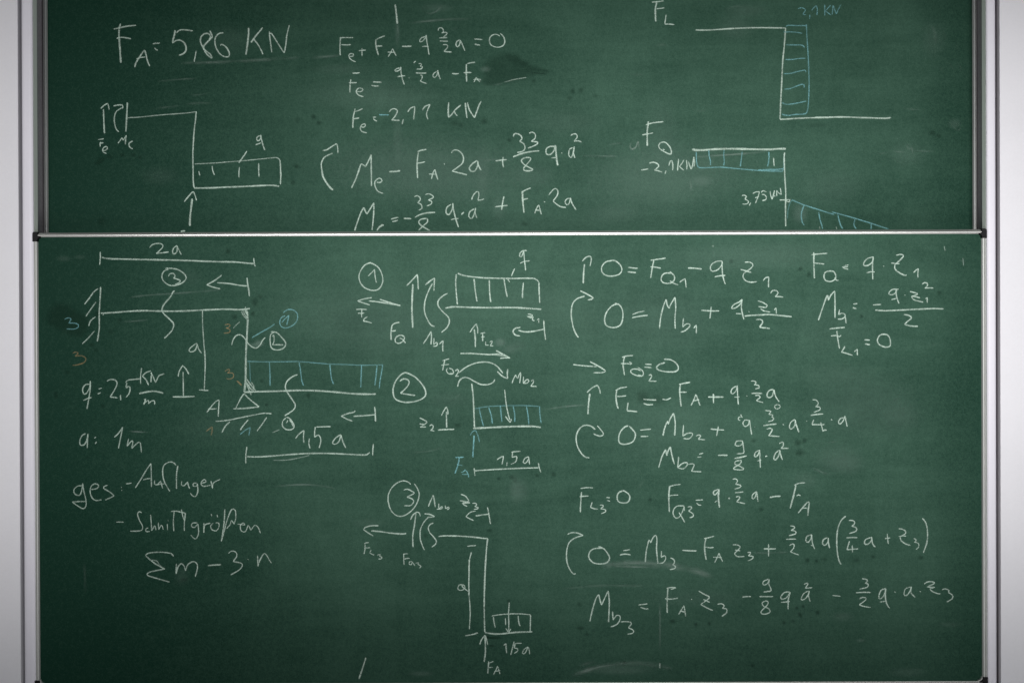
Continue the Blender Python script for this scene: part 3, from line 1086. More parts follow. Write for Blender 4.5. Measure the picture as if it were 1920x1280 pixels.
w5a.08 190,960 195,1080 200,1280
T 660 440
w5a.18 915,475 935,472
@L chalk_diagram|second free body sketch with circled 2, column and blue hatched load box
T 730 640
w3.6 150,290 110,310 60,370 35,450 50,530 120,565 220,565 310,535 342,490 320,420 250,340 180,300 145,290
w3.4 98,372 125,352 160,352 185,375 170,420 105,485! 170,495 242,505
w3.2 652,292 720,240 800,205 880,192 950,200 1010,232 1065,298
w3.2 1012,280 1060,325 1110,348! 1105,300 1112,258
w3.2 640,422 655,370 690,340 735,340 800,375 860,402 930,402 975,380 988,355
w3.6 772,395 785,500 792,650 798,800
w4.4 785,812 900,808 1050,800 1200,795 1350,795 1420,805
b2.4a.7 800,630 900,612 1000,604 1150,600 1280,600 1408,608
b2.8 842,620 858,700 882,790
b3 932,620 955,690 966,768
b3 1040,598 1048,680 1055,752
b3 1160,605 1175,680 1175,752
b2.8 1285,605 1300,690 1308,775
b2.8 1408,608 1412,690 1424,765
w2.8 1082,452 1092,560 1112,670 1130,735
w3 1088,700 1130,758! 1142,740 1142,725
w3.4 535,655 536,730 537,805
w3 488,695 510,650 536,612! 548,650 548,685
w3.4 455,828 530,824 608,822
b2.6 758,878 780,845 808,830! 830,880 845,940
b3.6a1.3 795,880 790,960 782,1085
@L chalk_label|white labels F Q2, M b2 and z2 around the second free body sketch
T 730 640
w2.8 498,180 530,170 562,162
w2.8 520,175 510,220 500,272
w2.6 485,222 520,218 560,215
w2.8 545,250 535,270 550,298 585,305 602,290 590,262 560,250
w2.6 575,290 590,308
w2.8 618,275 638,262 648,275 640,300 618,325! 652,325
w2.8 1150,392 1165,350 1185,312! 1195,335 1205,345 1215,315 1232,288! 1230,330 1222,390
w2.8 1258,330 1255,395! 1290,355 1308,370 1290,390 1262,392
w2.8 1330,370 1348,360 1352,380 1325,418! 1380,422
w3 285,715 320,732 352,755 330,775 290,802! 320,800 345,800
w2.6 285,770 325,775 
w2.8 378,790 395,780 412,790 405,815 385,832! 422,838
@L chalk_label|blue letters F A under the blue arrow of the second sketch
T 730 640
b3a1.25 618,1085 660,1085 698,1082
b3.4a1.25 655,1090 645,1150 615,1235
b2.8 632,1150 685,1162
b2.8a1.25 675,1225 700,1215 712,1200! 735,1235 745,1272
b2.8 682,1240 705,1245 735,1240
@L chalk_label|white dimension line 1,5a under the second free body sketch
T 730 640
w2.8 1008,1108 1040,1085 1070,1072! 1065,1110 1055,1150
w2.6 1105,1130 1100,1165
w2.8 1145,1035 1190,1030 1228,1028
w2.8 1155,1038 1150,1085! 1190,1075 1195,1095 1180,1130 1140,1148
w2.8 1305,1078 1270,1095 1255,1130 1275,1140 1300,1110 1308,1080! 1310,1115 1315,1150
w3 795,1185 798,1215 802,1258
w3.2 802,1210 950,1200 1100,1192 1250,1186 1400,1182
w3 1398,1138 1405,1180 1420,1225
@L chalk_diagram|third free body sketch with circled 3, angled column and small load box
T 670 860
w3 500,238 475,215 420,205 350,240 300,310 288,380 310,470 360,525 420,535 490,500 550,430 580,340 565,280 535,232
w3 435,290 470,282 525,310 528,325 465,355! 515,375 528,400 500,435 440,436
w3.4 198,625 130,625 75,640 58,660! 100,690 148,720
w3.6 132,672 220,680 300,692 420,702 458,695
w3 500,568 520,525 555,498 580,505 590,535
w3.4 550,505 535,620 520,720 522,825
w3 628,512 680,518 725,540! 670,545
w3 670,540 625,590 595,650 588,700 595,770 628,852
w3 715,600 685,610 665,645 680,690 720,735 742,775 725,805 695,825
w3.6 760,728 800,720 900,720 1000,724 1100,732 1180,742 1222,744
w3.6 1222,744 1210,850 1202,1000 1195,1150 1190,1280
w3 1030,818 1070,812 1112,810
w3 1070,872 1052,950 1048,1100 1045,1280
w3 1220,450 1235,530 1248,608
w3.4 1232,515 1180,522 1108,532
w3 1108,488 1060,498 1018,538! 1045,555 1088,575
T 660 1024
w3.4 1252,120 1245,260 1240,450 1240,650 1245,800
w3 1098,120 1095,300 1098,450 1108,600 1105,700 1100,775
w3 1062,835 1120,825 1180,808
w4 1245,806 1340,818 1420,815 1550,802 1690,798
w2.8 1310,650 1380,638 1480,630 1580,630 1675,638
w3 1675,640 1672,720 1670,795
w3 1325,658 1332,710 1342,758
w3 1438,668 1440,735
w3 1558,648 1562,700 1575,745
w3 1475,522 1468,620 1470,720 1470,800
w3 1442,765 1470,805! 1490,770
w3 1198,918 1215,870 1248,828! 1262,870 1272,920
w3.6 1248,835 1250,920 1250,1000 1238,1080
w2.8 1040,355 1005,360 992,390 1005,408 1040,405 1060,380 1045,360 1030,365 1045,385 1090,420
@L chalk_label|small white labels M b3 and z3 above the third free body sketch
T 670 860
w3 665,445 690,385 712,338! 722,390 730,450
w2.6 765,415 762,465! 795,445 790,465 745,470
w2.6 825,435 825,465! 858,450 855,470 838,472
w2.8 970,330 1010,345 1035,375 1042,395 980,412! 
w3 960,390 1000,395 1055,410! 990,418 1030,445
w2.8 1080,415 1110,415 1118,430 1100,445! 1135,455 1120,468 1092,470
@L chalk_label|small white labels F L3 and F Q3 under the arrows of the third sketch
T 670 860
w2.6 65,795 80,785 108,782
w3 72,795 72,840 62,890
w2.6 75,832 120,830
w2.6 130,852 115,878! 145,895 160,898
w2.6 188,898 215,895 210,910 230,920 222,935 198,935
w2.6 430,895 445,888 475,888
w3 435,895 438,990
w2.6 440,938 465,930 492,930
w2.6 515,960 490,962 485,982 505,990 515,965! 540,1000
w2.6 545,975 575,972 568,985 598,1005 580,1022
@L chalk_label|white label 15a and letters F A under the small load box at the bottom
T 660 1024
w3 1422,925 1445,908! 1445,950 1450,998
w3 1520,888 1505,950 1488,1015
w2.8 1525,908 1560,905 1592,905
w3 1528,912 1520,950! 1550,955 1552,980 1520,998
w3 1650,940 1615,960 1598,998 1620,1000 1650,940! 1662,970 1665,1010
w3.4 1282,1075 1278,1130 1272,1188
w2.8 1290,1090 1325,1075
w2.8 1280,1132 1318,1130
w2.8 1325,1200 1350,1155 1365,1118! 1375,1150 1388,1195
w2.6 1335,1168 1365,1165 1390,1160
@L chalk_formula|first formula line at the upper right, zero equals F Q1 minus q z1
T 1050 440
w3.2 208,248 240,215 272,202 292,215 290,255 280,295
w3.8 230,275 222,350 218,455
w3.2 490,242 430,255 392,300 395,350 430,380 490,388 555,370 580,330 565,285 520,245 480,242
w3.2 640,306 685,312 728,315
w3.4 635,348 670,352 712,356
w3.2 848,240 920,230 990,220
w3.4 880,240 865,310 850,405
w3.2 848,300 900,305 945,315
w3.2 1030,345 1070,385 1072,420 1045,450 985,455 950,430 955,385 990,360 1050,362
w2.8 1030,430 1065,455 1108,470
w3 1122,445 1150,425 1172,410! 1178,450 1182,495
w3.6 1200,312 1260,314 1328,322
w3 1522,248 1470,250 1420,280 1410,320 1430,342 1480,328 1518,280 1520,248! 1520,320 1530,400 1550,465
w3.2 1450,395 1500,385 1550,382
w3 1732,258 1780,258 1808,280 1795,310 1725,360! 1715,390 1740,430 1790,445 1845,440
w3 1692,325 1740,338 1795,355
T 1430 440
w3 5,430 30,402 58,398! 55,440 55,492
@L chalk_formula|second formula line at the upper right with curved arrow, M b1 plus q z squared over 2
T 1050 440
w3.4 190,525 250,555 312,590! 295,605 260,610
w3.4 232,575 160,600 118,650 105,740 120,850 145,920 172,962
w3.4 515,642 560,660 588,720 585,800 560,850 500,870 435,850 418,790 440,720 490,665 540,650
w3 680,748 730,728 790,716
w3 675,778 740,765 822,755
w3.2 932,880 945,770 970,670 995,605! 1005,660 1022,690! 1045,640 1078,585! 1085,680 1078,780 1080,880
w3 1158,782 1150,865! 1185,835 1218,840 1210,865 1170,900 1130,912
w3.2 1252,875 1278,845! 1278,880 1278,925
w3.2 1325,708 1410,714 1492,714
w3 1418,675 1412,730 1405,785
w3 1605,690 1630,655 1680,630 1708,605! 1690,650 1640,688 1605,690
w3 1708,605 1700,680 1710,740 1724,795
w2.6 1650,738 1700,740
w2.6 1770,720 1773,723
w3.6 1730,762 1800,755 1920,750
T 1430 440
w3.6 0,750 60,748 150,755 272,768
w3 75,550 90,525 125,522 145,545 118,580! 150,580 192,585
w3 0,635 42,660 30,680 0,682
w3 0,712 70,725
w2.8 108,705 125,685! 128,740
T 1050 440
w3 1855,620 1890,630 1915,640
w3 1860,672 1918,680
w3 1880,690 1900,708 1918,712
w3.2 1838,795 1885,795 1900,820 1870,865! 1918,875
T 1430 440
w3.6 5,870 40,875 68,880
@L chalk_formula|formula F Q equals q z1 at the top right
T 1430 440
w3.2 458,188 530,180 606,175
w3.6 480,165 480,280 485,408
w3.2 485,265 530,270 578,275
w3.2 640,338 590,350 575,390 590,428 640,438 680,415 685,380 665,345 620,340
w3 675,400 690,425 712,428
w3 748,300 800,302
w3 745,302 775,318 802,325
w2.6 770,290 805,284
w3.2 1035,208 980,225 948,265 950,288 985,288 1025,260 1038,205! 1030,280 1032,420
w3.2 975,358 1010,348 1050,350
w3 1132,294 1136,296
w3.2 1250,192 1300,185 1320,200 1285,240 1240,280! 1240,320 1280,355 1335,382 1350,375
w3.2 1205,265 1245,270 1282,272
w3 1415,355 1440,330 1460,318! 1455,360 1455,402
@L chalk_formula|formula M b1 equals minus q z1 squared over 2 at the right edge
T 1430 440
w3.4 522,802 560,690 600,580 612,570! 615,615! 640,565 675,528! 678,620 678,780
w3 722,702 712,750! 740,735 770,745 770,770 740,790 705,790
w3.2 775,765 782,830
w3.4 850,648 888,645
w3.4 845,682 878,694
w3 1032,658 1070,656 1110,654
w3.4 1055,706 1150,712 1300,706 1450,698 1600,692 1695,695
w3 1275,512 1220,512 1185,540 1190,560 1225,560 1255,530 1250,515! 1255,580 1278,645
w2.6 1205,608 1250,598
w2.6 1332,565 1336,567
w3 1380,532 1430,545 1452,558 1395,578! 1420,610 1505,632
w3 1395,575 1440,582 1475,592
w3 1528,602 1542,590 1542,638
w3 1495,465 1515,450 1540,455 1545,475 1520,500! 1560,498 1600,500
w3.4 1322,748 1370,755 1395,780 1360,810 1330,840! 1390,855 1455,858
@L chalk_formula|short formula F L1 equals zero below the fraction at the right
T 1430 440
w3.4 625,882 690,875 770,868
w3.4 695,902 705,980 720,1065
w3 640,948 690,945 720,955 735,940
w3.2 772,1045 738,1100! 790,1112 842,1130
w3 858,1095 888,1072! 888,1130
w3 955,985 1005,988
w3.2 958,1022 1008,1032
w3.4 1150,932 1100,940 1075,990 1095,1030 1150,1052 1195,1040 1195,980 1170,940 1130,930
@L chalk_formula|short formula F Q2 equals zero with a right pointing arrow
T 1050 640
w3 122,216 230,228 345,235
w3.2 280,188 350,225 410,262 425,280 390,292 315,292
w3 580,148 630,135 685,132
w3.4 605,140 592,220 605,315
w2.8 570,206 660,208
w2.6 650,190 672,206 655,215
w3 730,242 770,270 782,300 765,325 700,312 662,285 675,262 720,258 758,275
w2.6 735,310 765,322
w3 800,212 858,216
w3 790,240 858,246
w2.8 832,318 850,310 858,330 832,370! 905,372
w3.4 985,198 930,215 905,245 930,270 1020,285 1090,278 1110,245 1090,205 1040,172 975,165
@L chalk_formula|formula F L equals minus F A plus q three halves a
T 1050 640
w3.2 252,478 300,435 350,408! 368,440 378,488
w4 280,488 268,580 262,682
w3.2 520,460 560,438 628,425
w3.6 535,450 525,500 530,570 545,630
w3 530,515 620,508
w3.2 640,572 628,648! 680,652 725,658
w3.4 780,540 840,546 905,548
w3.2 785,578 820,592 872,590
w3.4 962,540 1000,545 1040,528
w3.2 1115,402 1160,392 1220,382
w3.6 1130,400 1122,470 1135,608
w3 1115,475 1188,474
w3 1228,600 1255,545 1275,495! 1295,550 1312,600
w2.8 1245,555 1305,545
w3.6 1388,520 1460,520 1532,520
w3.4 1438,490 1438,578
w3 1655,420 1620,435 1602,475 1620,490 1650,460 1662,410! 1665,500 1672,590
w2.8 1635,520 1682,518
w2.6 1750,508 1753,511
w2.8 1792,370 1820,370 1840,385 1820,405! 1862,412 1865,435 1830,442
w3.2 1795,486 1840,484 1895,487
w3 1830,505 1865,505 1875,525 1840,552! 1905,572
T 1320 640
w3.2 650,448 610,460 590,500 605,525 640,510 655,450! 670,510 705,565
@L chalk_formula|long formula M b2 with curved arrow and three halves a three quarters a
T 1050 640
w3.4 330,825 290,792 230,785 180,820 152,890 160,970 195,1040 235,1080 275,1090
w3.2 350,788 385,830 408,865 385,885 345,878 315,862
w3.4 650,792 700,850 705,890 680,940 610,962 560,950 550,900 570,840 610,798 640,790
w3 752,830 800,825 852,820
w3.4 755,888 828,888
w3.4 965,882 985,800 1008,745! 1015,775! 1035,720 1065,672! 1080,760 1075,882
w3 1158,782 1152,885! 1195,860 1238,858 1240,880 1210,910 1158,908
w3 1275,885 1300,875 1318,885 1295,915! 1360,920
w3 1410,818 1470,825 1540,828
w2.8 1485,795 1468,885
w2.8 1695,682 1700,700 1710,712
w2.6 1700,705 1675,710 1672,730 1690,740
w3 1775,740 1735,735 1715,765 1730,795 1765,780 1778,735! 1785,800 1798,872
w2.4a.7 1825,800 1828,803
T 1320 640
w2.8 570,645 600,648 628,655 605,680! 645,690 635,705 655,720 640,740 602,750
w3.2 555,788 620,778 680,772
w3 588,820 620,812 640,825 625,855 605,880! 650,885 708,890
w3.6 742,776 746,780
w3.2 850,730 815,755 800,800 815,820 850,790 855,732! 865,780 890,850
w2.6 962,745 965,748
w2.8 1018,545 1050,548 1070,570 1065,595 1045,610! 1085,615 1085,640 1030,662
w3.2 1000,692 1060,682 1118,678
w3.2 1030,730 1012,778! 1075,778 1130,778
w3.2 1095,755 1105,800 1115,842! 1122,830 1150,830
w3.6 1194,730 1198,734
w3 1322,715 1280,720 1260,755 1275,772 1300,750 1322,698! 1330,740 1342,797
@L chalk_formula|formula M b2 equals minus nine eighths q a squared
T 1050 640
w3.2 925,1182 955,1080 990,1012! 1000,1070! 1015,1020 1035,985! 1048,1060 1072,1150
w3 1112,1078 1102,1180! 1150,1140 1192,1135 1190,1160 1155,1192 1102,1180
w3 1205,1150 1235,1145 1258,1155 1232,1215! 1325,1220
w2.8 1305,1055 1342,1045
w2.8 1288,1082 1325,1080
w3.4 1480,1065 1572,1065
w3 1712,932 1660,932 1642,965 1665,978 1705,965 1712,935! 1722,1010 1720,1045 1658,1050
w3.2 1635,1095 1690,1085 1752,1070
w3 1700,1112 1650,1120 1638,1145 1680,1165 1722,1190 1700,1202 1630,1195 1640,1175 1690,1145 1700,1112
T 1320 640
w3 520,1020 485,1035 472,1070 490,1078 512,1050 522,1015! 525,1100 528,1180
w2.8 495,1120 525,1112 538,1108
w5 580,1074 586,1072
w3.2 700,1020 668,1050 655,1095 670,1108 700,1070 710,1015! 718,1060 735,1108
w3 705,955 735,942 745,955 740,980 722,1000! 795,1000
@L chalk_label|little circle mark below the letter a in the formula block
T 1320 640
w2.6 690,590 665,600 665,620 685,632 710,620 712,600 690,590
w3a.4 710,640 750,652
w3a.3 512,608 518,612
@L chalk_formula|short formula F L3 equals zero in the lower middle
T 1050 860
w3 192,276 250,268 310,270
w3.4 202,310 195,400 190,500
w3 185,352 230,348 268,346
w3 302,405 285,452! 320,465 355,470
w2.8 372,430 400,432 405,445 380,465! 425,475 425,495 385,512
w3 435,360 468,362
w3.2 440,388 470,396
w3.4 590,292 640,325 655,360 640,400 600,412 550,400 535,360 550,315 590,298
@L chalk_formula|formula F Q3 equals q three halves a minus F A
T 1050 860
w3.2 1018,262 1070,245 1130,238
w3.6 1028,262 1020,350 1025,495
w3 1025,345 1065,338 1108,338
w2.8 1165,440 1100,440 1065,475 1062,520 1085,552 1115,545 1145,500 1165,445! 1165,485
w2.8 1115,500 1140,540 1170,595
w3 1198,450 1225,445 1235,460 1205,485! 1248,515 1245,540 1215,548
w3 1272,386 1340,382
w3.2 1280,410 1300,430 1325,432
w4 1492,282 1485,350 1495,455
w3 1485,285 1445,300 1438,325 1455,335 1485,300
w2.6 1450,405 1478,390
w5 1582,367 1590,367
w3 1618,190 1645,185 1665,205 1645,235! 1690,245 1690,265 1638,280
w3 1640,315 1718,308
w3 1650,355 1675,350 1685,365 1655,400! 1735,418
w3 1840,305 1805,335 1802,368 1825,365 1845,305! 1850,350 1855,400
T 1400 860
w3.4 215,360 265,350 318,348
w3.2 445,245 490,228 548,222
w4 462,245 440,340 408,462
w2.8 468,345 488,335 505,345
w3.2 482,505 530,450 570,405 588,408! 580,460 572,532
w2.8 520,460 545,458 570,462
@L chalk_formula|long formula M b3 with big brackets in the lower right
T 1050 860
w3.2 70,705 110,690 160,692 218,715! 140,740 85,785 62,870 65,960 90,1030 125,1075 148,1072
w3.4 360,820 410,840 450,890 465,930 440,970 380,982 310,970 270,920 280,870 320,840 400,835
w3 592,858 655,850
w3.2 560,898 610,890 662,898
w3.2 800,965 808,870 830,770 838,760! 850,785! 870,740 895,715 908,745 905,850 918,980
w2.8 952,862 948,920! 980,905 992,930 970,968 930,978
w3 1035,925 1070,945 1070,975 1055,990! 1082,1005 1075,1025 1030,1035
w3.6 1145,854 1210,858 1280,860
w3.2 1350,745 1400,735 1445,722
w3.6 1368,745 1355,830 1370,945
w3 1360,822 1400,830 1440,828
w2.8 1450,968 1475,920 1490,882! 1505,920 1525,960
w2.8 1435,918 1515,922
w3 1620,802 1665,805 1690,825 1665,855 1635,885! 1660,912 1728,912
w2.8 1640,850 1690,860
w2.8 1758,875 1785,875 1782,890 1765,905! 1812,915 1795,940 1760,952
T 1400 860
w3.2 160,840 220,842 275,840
w3 205,798 205,912
w3 408,625 445,632 445,650 415,668! 455,675 458,700 395,718
w3.2 370,752 420,750 462,750
w3 400,810 430,795 445,805 440,835 410,868! 450,885 490,898
w3 605,708 565,725 555,765 575,780 600,750 608,705! 615,780 638,845
w2.4a.7 602,805 625,815
w3.2 758,735 720,755 712,795 735,808 760,780 765,738! 768,790 778,835
w3.4 930,535 890,570 858,640 845,740 848,850 862,940 885,988
w3 958,575 990,575 1012,590 1005,615 985,628! 1028,645 1025,675 960,698
w3.2 935,738 985,735 1038,735
w3 965,770 940,850! 990,845 1045,842
w3 990,808 992,875
w3.2 1165,735 1115,755 1105,790 1130,800 1165,770 1172,728! 1180,790 1205,825
w3 1295,745 1320,742 1348,738
w2.8 1318,700 1322,750 1328,795
w3 1425,650 1465,660 1492,680 1480,705 1440,725! 1445,760 1490,795 1535,808
w2.8 1425,725 1470,720 1495,722
w2.8 1565,745 1585,752 1585,770 1570,778! 1610,790 1612,825 1585,848
w3.2 1648,555 1680,600 1695,680 1690,780 1655,880
@L chalk_formula|bottom right formula M b3 equals F A z3 minus nine eighths q a squared
T 1050 1000
w3.4 280,820 305,710 340,600 365,570! 375,620 390,668! 420,600 452,535! 462,640 455,828
w3 492,728 498,808! 530,765 562,770 560,810 530,850 475,872
w3 570,825 620,822 665,830 665,850 640,878! 688,905 682,930 632,940
w3 735,668 820,656
w3.2 755,688 790,700 828,704
w3 1000,510 1045,502 1085,505 1040,520
w3.4 1012,510 1005,620 1005,740
w3.2 985,606 1040,612 1105,602
w3 1112,755 1140,710 1162,672! 1170,720 1178,772
w2.8 1125,722 1172,735
w2.6 1232,612 1236,616
w3.2 1300,535 1350,565 1398,590 1390,610 1320,660! 1370,690 1432,718
w3 1345,615 1402,642
w3 1475,660 1515,655 1540,675 1520,698! 1562,705 1560,740 1518,772
w3.6 1708,592 1750,588 1790,588
T 1430 1024
w3 55,305 15,320 0,345 15,360 45,345 62,305! 58,350 80,410 45,420 8,425
w3.4 -30,468 40,468 98,468
w3 30,510 -5,525 10,560 55,580 70,610 30,632 -10,628 -15,610 10,580 45,545 50,515 20,508
w3.2 255,425 205,430 170,470 180,492 220,480 250,440 258,425! 240,500 238,588
w2.8 172,522 255,515
w3 430,415 385,440 362,490 375,500 415,470 438,415! 430,460 445,515
w2.8 388,355 410,342 425,350 400,388! 465,385
w3.4 655,458 690,460 728,466
w3 932,300 965,305 985,320 960,342! 988,352 980,380 908,398
w3.2 875,432 940,428 1015,430
w3 905,490 935,475 965,480 965,500 905,545! 950,560 1015,570
w3.2 1155,392 1110,410 1088,470 1100,490 1135,460 1155,390! 1150,470 1165,540 1190,578
w2.8 1098,518 1150,512
w3.6 1240,424 1243,427
w3 1390,378 1340,395 1325,445 1345,460 1380,420 1395,375! 1390,430 1430,475
w3.4 1476,420 1479,422
w3 1515,350 1545,330 1595,330 1608,345 1540,378! 1585,380 1615,382! 1570,395 1590,420 1640,440 1668,442
w3 1680,405 1710,395 1745,410 1740,430! 1775,450 1780,485 1725,518
@L chalk_label|single short white slash at the bottom edge of the lower board
T 660 1024
w3.8 130,1040 105,1120 65,1240
@L erased_chalk|faint half wiped strokes on the right part of the lower board
T 1050 440
w3a.5 1435,100 1436,115
w3a.15 1440,130 1440,180 1428,230
w3a.1 450,215 550,205
T 1430 440
w2.4a.5 1703,108 1710,150
w2.6a.2 1710,150 1712,190
w3a.28 1820,235 1875,248 1918,265
w2.4a.46 1876,220 1880,250 1882,290
w3a.1 1790,880 1830,895
w3a.12 1540,1035 1600,1030 1650,1035
T 1320 640
w3a.25 1140,950 1200,942 1265,932
w3a.12 1015,985 1080,960 1150,950
w4a.12 1000,1160 1060,1200 1130,1240
w5a.12 1740,600 1780,560 1850,520
T 1050 860
w11a.26 350,990 550,982 750,978 900,986 1100,1010 1280,1050 1450,1110
w5a.2 500,978 700,972 900,980
w3a.22 480,1005 700,1010 850,1012
w4a.12 1750,885 1830,878 1920,880
w5a.12 730,300 760,230 800,180
w4a.12 480,1185 800,1190
T 1050 1000
w8a.24 100,1330 280,1270 400,1238 560,1218 700,1210 850,1222 1060,1262
w3a.2 230,1290 380,1245 560,1222
w5a.2 150,1250 250,1215 350,1200
w3a.7 936,1210 936,1260
w3a.15 938,620 936,700 938,800 936,1100
w4a.1 0,520 250,495 480,485 780,488
w4a.12 500,560 620,600
T 1400 860
w5a.12 600,80 700,120 800,150
w3a.14 60,878 180,880 400,870
T 1430 1024
w5a.18 1260,1180 1310,1130
w4a.18 1400,1148 1520,1152
w3a.2 880,875 960,885
w6a.1 700,660 800,640
T 730 640
w4a.08 350,430 450,410 500,380
w3a.14 1440,640 1600,615 1750,600 1860,595
w3a.12 200,1040 380,1025 500,990
w3a.1 600,560 640,510 700,480
w4a.08 1120,50 1160,30 1210,45
"""
SPOTS_U = [
    (800, 320, 330, 110, 0.2, 'd', 3),
    (1250, 330, 260, 110, 0.18, 'd', -4),
    (700, 180, 220, 60, 0.12, 'd', 2),
    (1001, 152, 9, 6, 0.5, 'k'),
    (1074, 171, 8, 10, 0.6, 'k'),
    (1089, 169, 9, 9, 0.5, 'k'),
    (1068, 184, 10, 8, 0.4, 'k'),
    (1116, 180, 12, 7, 0.35, 'k'),
    (190, 300, 16, 9, 0.6, 'k', -20),
    (205, 294, 14, 8, 0.5, 'k', 0),
    (229, 291, 9, 7, 0.5, 'k'),
    (250, 291, 8, 7, 0.55, 'k'),
    (262, 295, 8, 7, 0.55, 'k'),
    (184, 306, 14, 8, 0.45, 'k', 0),
    (556, 312, 9, 8, 0.6, 'k'),
    (549, 342, 8, 8, 0.5, 'k'),
    (558, 225, 8, 12, 0.4, 'k'),
    (588, 219, 9, 9, 0.6, 'k'),
    (598, 231, 9, 8, 0.5, 'k'),
    (853, 231, 16, 9, 0.35, 'k'),
    (865, 235, 12, 9, 0.35, 'k'),
    (908, 228, 13, 11, 0.5, 'k'),
    (955, 263, 9, 8, 0.5, 'k'),
    (984, 420, 12, 8, 0.5, 'k'),
    (1748, 249, 13, 9, 0.6, 'k'),
    (1760, 255, 9, 8, 0.55, 'k'),
    (1530, 235, 40, 8, 0.25, 'k'),
    (190, 415, 14, 14, 0.5, 'k'),
    (1315, 340, 40, 18, 0.22, 'd', 0),
    (1000, 330, 70, 40, 0.1, 'd', 0),
    (745, 250, 16, 120, 0.13, 'd', 0),
    (905, 330, 22, 100, 0.12, 'd', 0),
    (1700, 290, 60, 40, 0.1, 'd', 0),
    (1790, 232, 22, 18, 0.16, 'd', 0),
    (1500, 400, 26, 34, 0.24, 'd', 0),
    (1400, 20, 70, 20, 0.12, 'd'),
    (1380, 50, 60, 45, 0.12, 'd'),
    (820, 15, 50, 14, 0.16, 'd'),
    (1750, 75, 40, 60, 0.1, 'd'),
    (430, 75, 90, 50, 0.08, 'd'),
    (935, 390, 26, 40, 0.14, 'd'),
    (745, 60, 8, 50, 0.2, 'd'),
    (910, 130, 18, 10, 0.3, 'd', 0),
    (1240, 250, 60, 120, 0.09, 'd'),
    (1150, 400, 90, 30, 0.1, 'd'),
    (300, 330, 60, 30, 0.08, 'd'),
    (1560, 350, 110, 60, 0.08, 'd'),
    (640, 130, 90, 20, 0.1, 'd'),
    (1060, 230, 120, 40, 0.08, 'd'),
]
